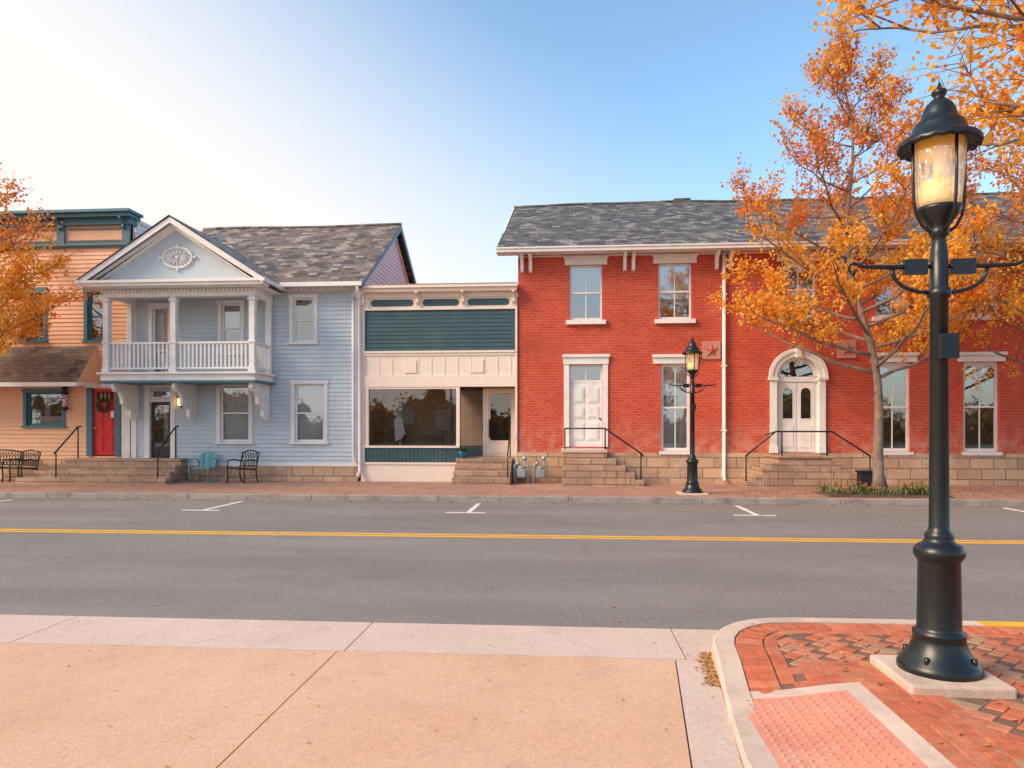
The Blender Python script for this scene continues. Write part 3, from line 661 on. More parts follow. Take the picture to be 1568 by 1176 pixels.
for x in (-5.93,-4.335,-3.015,-1.56): corb(x,YF-.051,5.60,CREAM,.75)
t.box(a0,a0+.12,YF-.05,YF+.002,.66,5.1,CREAM); t.box(a1-.06,a1,YF-.05,YF+.002,.14,5.1,CREAM)
t.box(a0+.12,a1-.06,YF-.045,YF+.002,3.78,3.92,CREAM); t.box(a0+.12,a1-.06,YF-.075,YF-.046,3.86,3.915,CREAM)
t.box(a0+.12,a1-.06,YF-.02,YF+.003,3.10,3.78,CREAM)
px=a0+.14
while px<a1-.2:
    t.box(px,px+.035,YF-.030,YF-.021,3.20,3.76,CREAM); px+=.383
t.box(a0+.12,a1-.06,YF-.05,YF+.003,2.88,3.2,CREAM)
for cx in (-4.55,-2.6): t.box(cx-.17,cx+.17,YF-.046,YF-.036,3.28,3.66,CREAM)
t.box(a0+.12,-3.16,YF-.05,YF+.1,.64,.70,CREAM)
px=a0+.12
while px<-3.17:
    q=min(px+.12,-3.16); t.box(px+.004,q-.004,YF-.03,YF+.1,.70,1.12,TEAL); px+=.12
t.box(a0+.12,-3.12,YF-.07,YF+.12,1.12,1.18,CREAM)
for x in (a0+.13,-3.22): t.box(x,x+.10,YF-.04,YF+.08,1.18,2.88,CREAM)
t.box(a0+.23,-3.22,YF-.03,YF+.08,2.82,2.88,CREAM)
t.box(-3.40,-3.37,YF-.02,YF+.08,1.18,2.82,IRON)
t.obj('trim_and_cornice',sf)
g=MB(); g.poly([(a0+.23,YF+.03,1.18),(-3.22,YF+.03,1.18),(-3.22,YF+.03,2.82),(a0+.23,YF+.03,2.82)],GLS)
A=(-3.12,YF+.05);B=(-2.50,YF+.75)
g.poly([(*A,1.18),(*B,1.18),(*B,2.85),(*A,2.85)],GLS)
g.obj('display_glass',sf)
d=MB()
d.poly([(A[0],A[1],.85),(B[0],B[1],.85),(B[0],B[1],1.18),(A[0],A[1],1.18)],TEAL)
d.box(B[0]-.04,B[0]+.03,B[1]-.04,B[1]+.05,.85,2.86,CREAM)
dy=YF+.78
window(d,-2.38,-1.66,1.25,2.72,dy,CREAM,.10,1,.03,None,0,DARKW,False,rows=1,glass=GLS)
d.box(-2.478,-1.562,dy-.03,dy+.06,.86,1.25,CREAM); d.box(-2.47,-1.5,dy-.03,dy+.06,2.72,2.87,CREAM)
d.box(-2.30,-1.74,dy-.045,dy-.031,.95,1.16,CREAM)
d.box(-1.50,-1.47,YF+.02,dy+.06,.85,2.87,CREAM)
d.tube([(-2.33,dy-.08,1.5),(-2.33,dy-.08,1.8)],.015,IRON,6)
d.box(-2.36,-2.31,dy-.055,dy-.041,1.4,1.95,IRON)
d.obj('recessed_door',sf)
rm=MB(); yb=YF+2.6; zf_=.84
rm.poly([(a0,YF+.16,zf_),(a1,YF+.16,zf_),(a1,yb,zf_),(a0,yb,zf_)],SHOPW); rm.poly([(a0,YF+.003,2.9),(a1,YF+.003,2.9),(a1,yb,2.9),(a0,yb,2.9)],SHOPW)
rm.poly([(a0,yb,0),(a1,yb,0),(a1,yb,3),(a0,yb,3)],SHOPW); rm.poly([(a0+.01,YF,0),(a0+.01,yb,0),(a0+.01,yb,3),(a0+.01,YF,3)],SHOPW); rm.poly([(a1-.01,dy,0),(a1-.01,yb,0),(a1-.01,yb,3),(a1-.01,dy,3)],SHOPW)
rm.box(a0+.1,-3.2,YF+.16,YF+1.0,.84,1.12,SHOPW)
rm.box(-5.7,-5.1,YF+1.3,YF+1.8,.84,1.7,BARK); rm.box(-4.3,-3.8,YF+2.5,YF+2.55,1.6,2.3,BLIND); rm.box(-3.5,-3.2,YF+1.6,YF+1.9,.84,2.3,BARK); rm.box(-5.6,-5.0,YF+2.5,YF+2.56,1.8,2.4,BLIND); rm.box(-4.5,-3.9,YF+1.4,YF+1.8,.84,1.5,BARK)
rm.obj('shop_interior',sf)
rf=MB(); rf.poly([(a0,YF+.3,5.5),(a1,YF+.3,5.5),(a1,YF+9,5.3),(a0,YF+9,5.3)],SLATE); rf.poly([(a0,YF+9,0),(a1,YF+9,0),(a1,YF+9,5.3),(a0,YF+9,5.3)],PALES); rf.obj('flat_roof',sf)
s=MB()
s.box(-3.2,-1.5,YF-.0,YF+.74,.14,.86,STEPST)
for k_ in range(4): s.box(-3.2,-1.6,YF-.001-.24*(k_+1),YF-.003-.24*k_,.1,.83-.17*k_,STEPST)
e=empty('shop_entrance_steps',(-2.4,20,.1)); s.obj('steps',e,bevel=.012)
railobj('iron_step_railing',(-1.62,20,1),[[(-1.66,YF-.05,1.62),(-1.66,YF-.9,1.02),(-1.66,YF-.95,.95)]],[((-1.66,YF-.9,.14),(-1.66,YF-.9,1.03)),((-1.66,YF-.08,.7),(-1.66,YF-.08,1.6))],.02)
m=MB(); c=(-4.95,YF+.35,1.12)
m.lathe([(.14,0),(.13,.02),(.02,.04),(.015,.25),(.09,.26),(.13,.36),(.13,.44),(.09,.56),(.12,.70),(.13,.80),(.08,.88),(.035,.91),(.04,.98),(.01,1.0)],CURT,c,16,lambda r,z,t:(r*(1 if abs(math.cos(t))>.5 else .85),z))
m.prism([(c[0]-.10,1.30),(c[0]+.13,1.42),(c[0]+.12,1.93),(c[0]+.03,2.04),(c[0]-.04,2.04),(c[0]-.14,1.93)],'y',c[1]-.16,c[1]-.14,CURT)
m.prism([(c[0]+.10,1.90),(c[0]+.20,1.52),(c[0]+.15,1.48),(c[0]+.06,1.80)],'y',c[1]-.15,c[1]-.09,CURT)
e=empty('dress_form',c); m.obj('torso_and_stand',e)
m=MB(); c=(-3.0,20.33,.83); m.lathe([(.08,0),(.10,.02),(.14,.16),(.15,.19),(.13,.19)],POTB,c,20)
for k_ in range(160):
    t=R.uniform(0,6.28); l=R.uniform(.08,.2); el=R.uniform(.4,1.4); b=Vector((c[0]+R.uniform(-.08,.08),c[1]+R.uniform(-.08,.08),c[2]+.18)); dd=Vector((math.cos(t)*math.cos(el),math.sin(t)*math.cos(el),math.sin(el)))*l; sd=Vector((-math.sin(t),math.cos(t),0))*.015
    m.poly([b,b+dd*.6+sd,b+dd,b+dd*.6-sd],LEAF_G,False,R.uniform(0,.6))
e=empty('potted_plant',c); m.obj('pot_and_leaves',e,attr=True)
def gasmeter(x,y):
    m=MB()
    m.tube([(x-.1,y,.13),(x-.1,y,.62),(x-.07,y,.68),(x+.0,y,.68)],.022,GALV,8)
    m.tube([(x+.18,y,.45),(x+.18,y,.68),(x+.2,y,.74),(x+.26,y+.0,.74),(x+.28,y,.70),(x+.28,y,.13)],.022,GALV,8)
    m.box(x-.02,x+.22,y-.1,y+.08,.30,.55,GALV); m.box(x-.0,x+.2,y-.13,y-.101,.33,.5,GALV)
    m.lathe([(.09,0),(.1,.02),(.1,.05),(.07,.07)],GALV,(x+.1,y-.0,.55),16)
    m.ball((x+.0,y,.70),.055,GALV); m.ball((x+.19,y,.84),.07,GALV); m.tube([(x+.19,y,.74),(x+.19,y,.84)],.02,GALV,8)
    e=empty('gas_meter',(x,y,.13)); m.obj('meter_and_pipes',e,bevel=.006)
gasmeter(-1.42,20.15); gasmeter(-.88,20.15)
# =================================================================== BLUE-GREY HOUSE
gh=empty('blue_grey_house',(-9.5,24,0)); hx0,hx1=-13.0,-6.14
wins=[(-8.05,-7.42,4.2,5.5),(-8.0,-7.12,1.28,2.98),(-10.26,-9.38,1.28,2.98),(-10.22,-9.64,3.9,5.36)]
ops=[tuple(o) for o in wins]+[(-12.40,-11.82,3.25,5.36),(-12.43,-11.78,.80,2.78)]
w=MB(); clap(w,FR(YF),hx0,hx1,.62,5.82,ops,.125,BLUEGREY)
rz=lambda z:(20.1+(z-5.85)/.6146, 29.7-(z-5.85)/.6146)
clap(w,SX(hx1),YF,29.3,.6,8.75,[],.14,PALES,lim=lambda z:(max(YF,rz(z)[0]+.1),min(29.3,rz(z)[1]-.1)) if z>5.85 else (YF,29.3))
w.poly([(hx0,YF,.5),(hx0,29.3,.5),(hx0,29.3,6),(hx0,24.9,8.7),(hx0,YF,6)],BLUEGREY); w.poly([(hx0,29.3,.0),(hx1,29.3,.0),(hx1,29.3,6),(hx0,29.3,6)],BLUEGREY)
w.obj('clapboard_walls',gh)
f=MB(); f.box(hx0,hx1+.02,YF-.03,YF+.2,0,.57,STONE); f.obj('stone_foundation',gh)
t=MB(); t.box(hx0,hx1+.03,YF-.05,YF+.1,.571,.66,WHITE)
t.box(hx1-.13,hx1+.03,YF-.045,YF+.1,.66,5.7,WHITE); t.box(hx0,hx0+.16,YF-.045,YF+.1,.66,3.0,WHITE); t.box(hx0,hx0+.16,YF-.045,YF+.1,3.3,5.7,WHITE)
t.box(hx0,hx1+.03,YF-.05,YF+.1,5.70,5.82,WHITE)
x=-8.5
while x<hx1: t.box(x,x+.05,YF-.12,YF-.051,5.72,5.79,WHITE); x+=.12
t.obj('trim',gh)
wn=MB()
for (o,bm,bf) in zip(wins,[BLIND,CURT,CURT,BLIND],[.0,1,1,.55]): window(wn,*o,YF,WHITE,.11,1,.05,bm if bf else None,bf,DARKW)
window(wn,-12.36,-11.86,3.3,5.3,YF,WHITE,.1,1,.04,CURT,.9,DARKW,False,split=.35)
wn.obj('windows',gh)
d=MB()
d.box(-12.58,-12.43,YF-.05,YF+.12,.8,2.9,WHITE); d.box(-11.78,-11.64,YF-.05,YF+.12,.8,2.9,WHITE); d.box(-12.6,-11.62,YF-.07,YF+.12,2.9,3.04,WHITE)
window(d,-12.43,-11.78,2.55,2.9,YF,WHITE,0,1,.06,None,0,DARKW,rows=1)
d.box(-12.43,-11.78,YF+.03,YF+.12,2.47,2.55,WHITE)
DBR=pm('dark_door_paint',(.03,.025,.03),.4,.1)
d.box(-12.42,-12.33,YF+.05,YF+.09,.8,2.47,DBR); d.box(-11.88,-11.79,YF+.05,YF+.09,.8,2.47,DBR); d.box(-12.33,-11.88,YF+.05,YF+.09,2.37,2.47,DBR); d.box(-12.33,-11.88,YF+.05,YF+.09,.8,1.15,DBR)
d.poly([(-12.33,YF+.07,1.15),(-11.88,YF+.07,1.15),(-11.88,YF+.07,2.37),(-12.33,YF+.07,2.37)],GL); d.poly([(-12.45,YF+.3,.8),(-11.75,YF+.3,.8),(-11.75,YF+.3,2.9),(-12.45,YF+.3,2.9)],DARKW); d.box(-12.12,-11.98,YF+.2,YF+.25,1.3,2.1,BLIND)
d.box(-11.93,-11.90,YF+.0,YF+.05,1.7,1.75,GALV)
d.obj('front_door',gh)
b=MB(); bx0,bx1,by=-13.06,-8.64,19.22
b.box(bx0-.1,bx1+.1,by-.12,YF-.05,3.19,3.25,WHITE); b.box(bx0-.03,bx1+.03,by-.04,YF-.05,3.02,3.188,WHITE); b.box(bx0-.06,bx1+.06,by-.08,YF-.05,2.96,3.018,TEALT)
posts=[bx0+.09,-11.0,bx1-.09]
for x in posts:
    b.box(x-.08,x+.08,by,by+.16,3.25,5.36,WHITE); b.box(x-.10,x+.10,by-.02,by+.18,3.251,3.4,WHITE); b.box(x-.11,x+.11,by-.03,by+.19,5.24,5.3,WHITE); b.box(x-.10,x+.10,by-.02,by+.18,4.06,4.12,WHITE)
for x in (posts[0],posts[2]): b.box(x-.08,x+.08,YF-.2,YF-.05,3.25,5.36,WHITE)
def balus(p0,p1):
    p0=Vector(p0);p1=Vector(p1); dd=p1-p0; ln=dd.length; ax=dd.normalized(); n=int(ln/.115)
    hx=abs(ax.x)>.5
    for zz,hh_,wd in ((4.04,.06,.045),(3.34,.05,.03)):
        if hx: b.box(p0.x,p1.x,p0.y-wd,p0.y+wd,zz,zz+hh_,WHITE)
        else: b.box(p0.x-wd,p0.x+wd,p0.y,p1.y,zz,zz+hh_,WHITE)
    for k_ in range(1,n):
        p=p0+ax*(ln*k_/n); b.box(p.x-.026,p.x+.026,p.y-.026,p.y+.026,3.39,4.04,WHITE)
balus((posts[0]+.08,by+.08,0),(posts[1]-.08,by+.08,0)); balus((posts[1]+.08,by+.08,0),(posts[2]-.08,by+.08,0))
balus((posts[0],by+.16,0),(posts[0],YF-.2,0)); balus((posts[2],by+.16,0),(posts[2],YF-.2,0))
b.box(bx0,bx1,by-.0,by+.18,5.36,5.58,WHITE); b.box(bx0,bx0+.18,by+.18,YF-.05,5.36,5.58,WHITE); b.box(bx1-.18,bx1,by+.18,YF-.05,5.36,5.58,WHITE)
b.box(bx0+.18,bx1-.18,by+.18,YF-.05,5.50,5.53,BLUEGREY)
x=bx0
while x<bx1: b.box(x,x+.05,by-.06,by-.001,5.47,5.55,WHITE); x+=.11
b.obj('balcony',gh,bevel=.006)
bk=MB()
for x in (-12.78,-11.0,-8.78):
    pr=[(YF-.05,2.955),(by+.05,2.955),(by+.02,2.82),(by+.12,2.72),(by+.32,2.70),(by+.42,2.55),(by+.45,2.38),(by+.62,2.30),(by+.78,2.22),(by+.82,2.02),(by+.95,1.9),(by+1.1,1.93),(by+1.14,2.05),(YF-.05,2.1)]
    bk.prism(pr,'x',x-.05,x+.05,WHITE)
    for (yy,zz,rr) in ((by+.17,2.83,.07),(by+.6,2.5,.09),(by+.98,2.15,.07)):
        bk.tube([(x-.07,yy,zz),(x+.07,yy,zz)],rr,WHITE,14)
        bk.tube([(x-.08,yy,zz),(x+.08,yy,zz)],rr*.45,BLUEGREY,10)
bk.obj('scroll_brackets',gh)
p=MB(); cx=-10.85; hw=2.6; ze=5.80; za=7.48; yf=18.82
sl=(za-ze)/hw
p.box(cx-hw+.02,cx+hw-.02,yf+.02,yf+.5,5.60,5.68,WHITE); p.box(cx-hw+.08,cx+hw-.08,yf+.1,YF-.05,5.58,5.599,WHITE); p.box(cx-hw-.02,cx+hw+.02,yf-.03,yf+.45,5.681,5.76,WHITE)
yt=yf+.36
p.poly([(cx-hw+.3,yt,5.70),(cx+hw-.3,yt,5.70),(cx,yt,za-.18)],BLUEGREY)
for i,(dd_,th,yy) in enumerate(((0,.16,yf-.02),(.15,.10,yf+.1),(.24,.07,yf+.22))):
    for sg in (-1,1):
        pts=[(cx+sg*(hw+.02),ze-.02-dd_-th),(cx+sg*(hw+.02),ze-.02-dd_),(cx,za-.02-dd_),(cx,za-.02-dd_-th)]
        if i: pts=[(cx+sg*(hw-dd_/sl-.05),ze),(cx+sg*(hw-dd_/sl-.05),ze+.02),(cx,za-dd_),(cx,za-dd_-th)]
        p.prism(pts,'y',yy,yy+.04+.1*i,WHITE)
oc=(cx+.03,yt-.02,6.42)
def oval(rx,rz,y,m): p.poly([(oc[0]+rx*math.cos(t_*math.pi/16),y,oc[2]+rz*math.sin(t_*math.pi/16)) for t_ in range(32)],m)
def ovring(rx,rz,w_,y0,m):
    pts=[(oc[0]+rx*math.cos(t_*math.pi/16),y0,oc[2]+rz*math.sin(t_*math.pi/16)) for t_ in range(33)]; p.tube(pts,w_,m,8)
oval(.42,.28,yt-.015,WHITE); ovring(.42,.28,.035,yt-.03,WHITE); oval(.36,.23,yt-.02,BLUEGREY)
for t_ in range(16):
    q=t_*math.pi/8; p.tube([(oc[0]+.09*math.cos(q),yt-.035,oc[2]+.06*math.sin(q)),(oc[0]+.34*math.cos(q),yt-.035,oc[2]+.21*math.sin(q))],[.012,.026],WHITE,6)
p.ball((oc[0],yt-.03,oc[2]),.06,WHITE)
for sg in (-1,1): p.ball((oc[0]+sg*.5,yt-.03,oc[2]),.045,WHITE)
p.ball((oc[0],yt-.03,oc[2]+.34),.045,WHITE); p.ball((oc[0],yt-.03,oc[2]-.34),.045,WHITE)
p.obj('pediment',gh)
r=MB()
for sg in (-1,1):
    r.poly([(cx+sg*(hw+.06),yf-.06,ze-.03),(cx,yf-.06,za+.02),(cx,23.0,za+.02),(cx+sg*(hw+.06),20.3,ze-.03)],SLATE3)
    r.box(cx+sg*(hw+.0),cx+sg*(hw+.08),yf-.05,YF-.3,ze-.13,ze-.035,WHITE)
rx0,rx1=-13.1,-5.86
nx=12
def sag2(x): return .02*math.sin(x*1.1+2)
for k_ in range(nx):
    xa=rx0+(rx1-rx0)*k_/nx; xb=rx0+(rx1-rx0)*(k_+1)/nx
    r.poly([(xa,20.08,5.86),(xb,20.08,5.86),(xb,24.9,8.82+sag2(xb)),(xa,24.9,8.82+sag2(xa))],SLATE2); r.poly([(xa,29.75,5.86),(xb,29.75,5.86),(xb,24.9,8.82+sag2(xb)),(xa,24.9,8.82+sag2(xa))],SLATE2)
r.tube([(rx0+(rx1-rx0)*k_/nx,24.9,8.84+sag2(rx0+(rx1-rx0)*k_/nx)) for k_ in range(nx+1)],.05,SLATE2,6)
r.poly([(rx0,20.08,5.82),(rx1,20.08,5.82),(rx1,YF,5.82),(rx0,YF,5.82)],WHITE)
r.prism([(20.06,5.68),(20.06,5.85),(24.9,8.81),(29.75,5.85),(29.75,5.68),(24.9,8.63)],'x',rx1-.04,rx1,TEALT)
r.prism([(20.2,5.70),(24.9,8.60),(29.6,5.70),(29.6,5.55),(24.9,8.42),(20.2,5.56)],'x',hx1+.02,hx1+.06,WHITE)
r.poly([(rx1-.04,20.08,5.68),(hx1,20.08,5.68),(hx1,24.9,8.62),(rx1-.04,24.9,8.62)],WHITE)
r.box(-8.25,rx1,19.97,20.07,5.74,5.86,WHITE)
r.obj('slate_roofs',gh)
dp=MB(); dp.tube([(-6.0,20.03,5.75),(-6.0,20.1,5.62),(-6.03,YF-.1,5.4),(-6.03,YF-.1,.45),(-6.05,YF-.25,.28)],.05,WHITE,10)
dp.tube([(-6.23,YF-.1,5.5),(-6.23,YF-.1,.9),(-6.1,YF-.15,.7)],.035,WHITE,10)
dp.obj('downpipes',gh)
la=MB(); la.box(-11.47,-11.36,YF-.2,YF-.06,2.36,2.56,BULB); la.prism([(-11.5,2.57),(-11.33,2.57),(-11.415,2.68)],'y',YF-.23,YF-.03,IRON); la.box(-11.49,-11.34,YF-.22,YF-.04,2.33,2.358,IRON); la.box(-11.44,-11.39,YF-.06,YF-.02,2.3,2.6,IRON)
e=empty('wall_lantern',(-11.41,YF-.1,2.4)); la.obj('lantern',e)
# =================================================================== PEACH BUILDING (left)
pb=empty('peach_shop_building',(-17,24,0)); qx0,qx1=-24.,-13.03
wins=[(-14.38,-13.82,4.32,5.76),(-16.38,-15.78,4.32,5.76),(-18.6,-18.0,4.32,5.76)]
lw=[(-16.32,-15.18,1.76,2.76),(-19.2,-17.6,1.5,2.8)]
ops=wins+lw+[(-14.28,-13.50,.85,2.86)]
w=MB(); clap(w,FR(YF),qx0,qx1,.75,7.2,ops,.125,TANS)
w.box(qx0,qx1,YF+.0,YF+.2,7.2,8.0,TANS)
clap(w,SX(qx1),YF+.2,31,5.5,7.95,[],.14,PALES,lim=lambda z:(YF+.2,31-(z-7.0)*9 if z>7 else 31))
w.poly([(qx0,YF,0),(qx0,31,0),(qx0,31,7.6),(qx0,YF,7.6)],TANS); w.poly([(qx0,31,0),(qx1,31,0),(qx1,31,7.),(qx0,31,7.)],TANS); w.poly([(qx0,YF+.2,7.6),(qx1,YF+.2,7.6),(qx1,31,7.0),(qx0,31,7.0)],SLATE)
w.obj('clapboard_walls',pb)
f=MB(); f.box(qx0,qx1-.002,YF-.03,YF+.2,0,.74,STONE); f.obj('stone_foundation',pb)
t=MB()
t.box(qx0,qx1+.18,YF-.40,YF+.35,8.06,8.14,TEALT); t.box(qx0,qx1+.12,YF-.3,YF+.3,7.95,8.058,TEALT); t.box(qx0,qx1+.05,YF-.12,YF+.25,7.76,7.948,TEALT)
t.box(qx0,qx1+.03,YF-.08,YF+.1,7.10,7.22,TEALT); t.box(qx0,qx1+.03,YF-.11,YF-.081,7.14,7.18,TEALT)
for x in (-13.15,-15.2,-17.2,-19.2): t.box(x-.12,x+.12,YF-.07,YF+.1,7.22,7.76,TEALT)
for xa,xb in ((-15.0,-13.35),(-17.0,-15.4),(-19.,-17.4)):
    t.box(xa,xb,YF-.04,YF-.001,7.64,7.68,TEALT); t.box(xa,xb,YF-.04,YF-.001,7.28,7.32,TEALT)
bk=t
for x in (-13.2,-15.2,-17.2,-19.2): corb(x,YF-.071,7.94,TEALT,.7)
t.box(qx1,qx1+.06,YF+.35,26.5,7.9,8.0,WHITE)
t.box(-13.28,-13.03,YF-.06,YF+.1,.7,3.0,WHITE)
t.obj('cornice_and_trim',pb)
wn=MB()
for o in wins: window(wn,*o,YF,TEALT,.11,1,.05,CURT,.35,DARKW,head=.06)
for o in lw: window(wn,*o,YF,TEALT,.10,1,.05,None,0,DARKW,rows=1)
wn.box(-16.1,-15.4,YF+.25,YF+.3,1.8,2.05,CURT); wn.box(-15.9,-15.75,YF+.22,YF+.26,2.05,2.35,BLIND)
wn.obj('windows',pb)
d=MB(); d.box(-14.40,-14.22,YF-.05,YF+.1,.85,2.9,TEALT); d.box(-13.5,-13.34,YF-.05,YF+.1,.85,2.9,TEALT); d.box(-14.42,-13.32,YF-.07,YF+.1,2.9,3.0,WHITE)
d.box(-14.22,-13.50,YF+.03,YF+.08,.88,2.88,RED)
for (xa,xb,za_,zb_) in ((-14.13,-13.9,1.0,1.5),(-13.82,-13.59,1.0,1.5),(-14.13,-13.9,1.62,2.2),(-13.82,-13.59,1.62,2.2)): d.box(xa,xb,YF+.015,YF+.029,za_,zb_,RED); d.box(xa+.03,xb-.03,YF+.008,YF+.0145,za_+.03,zb_-.03,RED)
for q in range(4): d.box(-14.12+.14*q,-14.01+.14*q,YF+.02,YF+.0295,2.55,2.78,DARKW)
for x in (-13.98,-13.86,-13.74): d.box(x,x+.03,YF+.01,YF+.019,2.58,2.72,YEL)
d.ball((-14.15,YF,1.7),.03,YEL); d.box(-13.66,-13.56,YF+.0,YF+.007,2.0,2.2,CURT)
d.obj('red_door',pb)
m=MB(); m2c=(-13.86,YF-.03,2.38)
for k_ in range(520):
    t_=R.uniform(0,6.283); rr=.17+R.gauss(0,.03); b_=Vector((m2c[0]+rr*math.cos(t_),m2c[1]+R.uniform(-.06,.02),m2c[2]+rr*math.sin(t_))); dd=Vector((R.uniform(-1,1),R.uniform(-1,.2),R.uniform(-1,1))).normalized()*.06; sd=dd.orthogonal().normalized()*.014
    m.poly([b_,b_+dd*.5+sd,b_+dd,b_+dd*.5-sd],LEAF_G,False,R.uniform(0,.65))
e=empty('door_wreath',m2c); m.obj('greenery',e,attr=True)
r=MB(); xa,xb=-23,-13.95
r.poly([(xa,19.42,3.0),(xb,19.42,3.0),(xb-.15,YF-.02,4.15),(xa,YF-.02,4.15)],SHING); r.poly([(xb,19.42,3.0),(xb,YF-.02,3.0),(xb-.15,YF-.02,4.15)],TANS)
r.poly([(xa,19.42,2.94),(xb,19.42,2.94),(xb,YF-.05,2.94),(xa,YF-.05,2.94)],WHITE); r.box(xa,xb+.02,19.38,19.415,2.88,3.0,WHITE); r.box(xb-.01,xb+.02,19.416,YF-.05,2.90,3.0,WHITE)
r.obj('shingled_pent_roof',pb)
bp=MB(); c=(-15.0,YF-.16,2.2)
def barb():
    m,nt,b=newmat('barber_stripes'); tc=nt.nodes.new('ShaderNodeTexCoord'); s=nt.nodes.new('ShaderNodeSeparateXYZ'); L(nt,tc.outputs['Object'],s.inputs[0])
    a=N(nt,'ShaderNodeMath',operation='MULTIPLY_ADD'); L(nt,s.outputs[2],a.inputs[0]); a.inputs[1].default_value=6
    q=N(nt,'ShaderNodeMath',operation='MULTIPLY'); L(nt,s.outputs[0],q.inputs[0]); q.inputs[1].default_value=6; L(nt,q.outputs[0],a.inputs[2])
    fr=N(nt,'ShaderNodeMath',operation='FRACT'); L(nt,a.outputs[0],fr.inputs[0]); r_=nt.nodes.new('ShaderNodeValToRGB'); r_.color_ramp.interpolation='CONSTANT'; L(nt,fr.outputs[0],r_.inputs[0])
    e_=r_.color_ramp.elements; e_[0].color=(.8,.8,.8,1); e_[1].position=.3; e_[1].color=(.6,.02,.02,1); x=e_.new(.55); x.color=(.8,.8,.8,1); x=e_.new(.8); x.color=(.02,.05,.3,1)
    L(nt,r_.outputs[0],b.inputs['Base Color']); b.inputs['Roughness'].default_value=.15; return m
bp.lathe([(.02,0),(.07,.03),(.085,.06),(.085,.12)],IRON,c,16); bp.lathe([(.065,.12),(.065,.5)],barb(),c,16); bp.lathe([(.085,.5),(.085,.56),(.07,.6),(.06,.62),(.09,.68),(.07,.74),(.02,.78)],IRON,c,16); bp.box(c[0]-.03,c[0]+.03,c[1],YF-.02,2.26,2.3,IRON); bp.box(c[0]-.03,c[0]+.03,c[1],YF-.02,2.72,2.76,IRON)
e=empty('barber_pole',c); bp.obj('pole',e)
s=MB()
s.box(-14.75,-11.2,20.0,YF-.032,.1,.80,STEPST)
for k_ in range(3): s.box(-15.05-.25*k_,-11.2+.03*k_,20.0-.3*(k_+1),20.0-.002-.3*k_,.1,.80-.17*(k_+1),STEPST)
s.box(-15.05,-14.752,20.0,YF-.032,.1,.63,STEPST); s.box(-15.3,-15.052,19.702,YF-.032,.1,.46,STEPST)
e=empty('front_door_steps',(-13,19.8,.1)); s.obj('steps',e,bevel=.012)
for X_ in (-11.42,-14.42): railobj('iron_step_railing',(X_,19.7,1),[[(X_,20.25,1.74),(X_,20.1,1.72),(X_,19.2,1.02),(X_,19.12,.98)]],[((X_,19.2,.14),(X_,19.2,1.03)),((X_,20.12,.8),(X_,20.12,1.72))],.022)
# =================================================================== BENCHES AND CHAIRS
def bench(name,x,y,wd,ang,M=IRON):
    m=MB(); h0=.13
    def T(px,py,pz): c_,s_=math.cos(ang),math.sin(ang); return (x+px*c_-py*s_, y+px*s_+py*c_, h0+pz)
    w2=wd/2
    def tb(a,b,r=.014): m.tube([T(*a),T(*b)],r,M,6)
    for k_ in range(6): yy=-.25+.085*k_; tb((-w2,yy,.43-.01*k_),(w2,yy,.43-.01*k_),.022)
    for sx in (-w2,w2):
        m.tube([T(sx,-.27,0),T(sx,-.25,.2),T(sx,-.27,.44),T(sx,-.25,.64),T(sx,.0,.66),T(sx,.22,.62)],.020,M,8)
        m.tube([T(sx,.28,0),T(sx,.2,.2),T(sx,.2,.42),T(sx,.27,.7),T(sx,.31,.86)],.020,M,8)
        tb((sx,-.26,.42),(sx,.2,.40)); tb((sx,-.25,.15),(sx,.22,.15),.010)
    n=max(int(wd/.09),4)
    m.tube([T(-w2,.31,.84),T(-w2*.5,.315,.90),T(0,.32,.92),T(w2*.5,.315,.90),T(w2,.31,.84)],.020,M,8); tb((-w2,.21,.48),(w2,.21,.48),.014)
    for k_ in range(n):
        a=-w2+wd*k_/n; b=-w2+wd*(k_+1)/n; tb((a,.215,.48),(b,.315,.86),.009); tb((b,.215,.48),(a,.315,.86),.009)
    e=empty(name,(x,y,h0)); m.obj('frame_and_slats',e)
bench('park_bench',-16.75,19.75,1.35,0.05); bench('park_bench',-15.75,19.55,.75,-.25)
bench('iron_armchair',-9.25,19.8,.62,-.35)
m=MB(); cx_,cy_=-10.5,19.95
def CT(px,py,pz): return (cx_+px,cy_+py,.13+pz)
n=10
for i in range(n):
    for j in range(6):
        def sb_(i_,j_):
            u=-1+2*i_/n; v=j_/6; hgt=.42+.44*v*(1-.22*u*u*v); return CT(u*(.25+.05*math.sin(v*2.4)),.22+.10*v+.04*math.cos(u*1.4)-.02*math.cos(u*9),hgt)
        m.poly([sb_(i,j),sb_(i+1,j),sb_(i+1,j+1),sb_(i,j+1)],CHAIRT,True)
m.box(cx_-.25,cx_+.25,cy_-.22,cy_+.24,.13+.40,.13+.43,CHAIRT)
for sx in (-1,1):
    m.tube([CT(sx*.24,.26,.45),CT(sx*.30,.24,.66),CT(sx*.31,.0,.68),CT(sx*.30,-.25,.66),CT(sx*.28,-.27,.3),CT(sx*.27,-.22,.02),CT(sx*.27,.0,.015),CT(sx*.27,.3,.02)],.016,CHAIRT,8)
    m.tube([CT(sx*.25,.22,.42),CT(sx*.27,.3,.02)],.014,CHAIRT,8)
m.tube([CT(-.27,.3,.02),CT(.27,.3,.02)],.014,CHAIRT,8)
e=empty('metal_garden_chair',(cx_,cy_,.13)); m.obj('frame_and_shell',e)
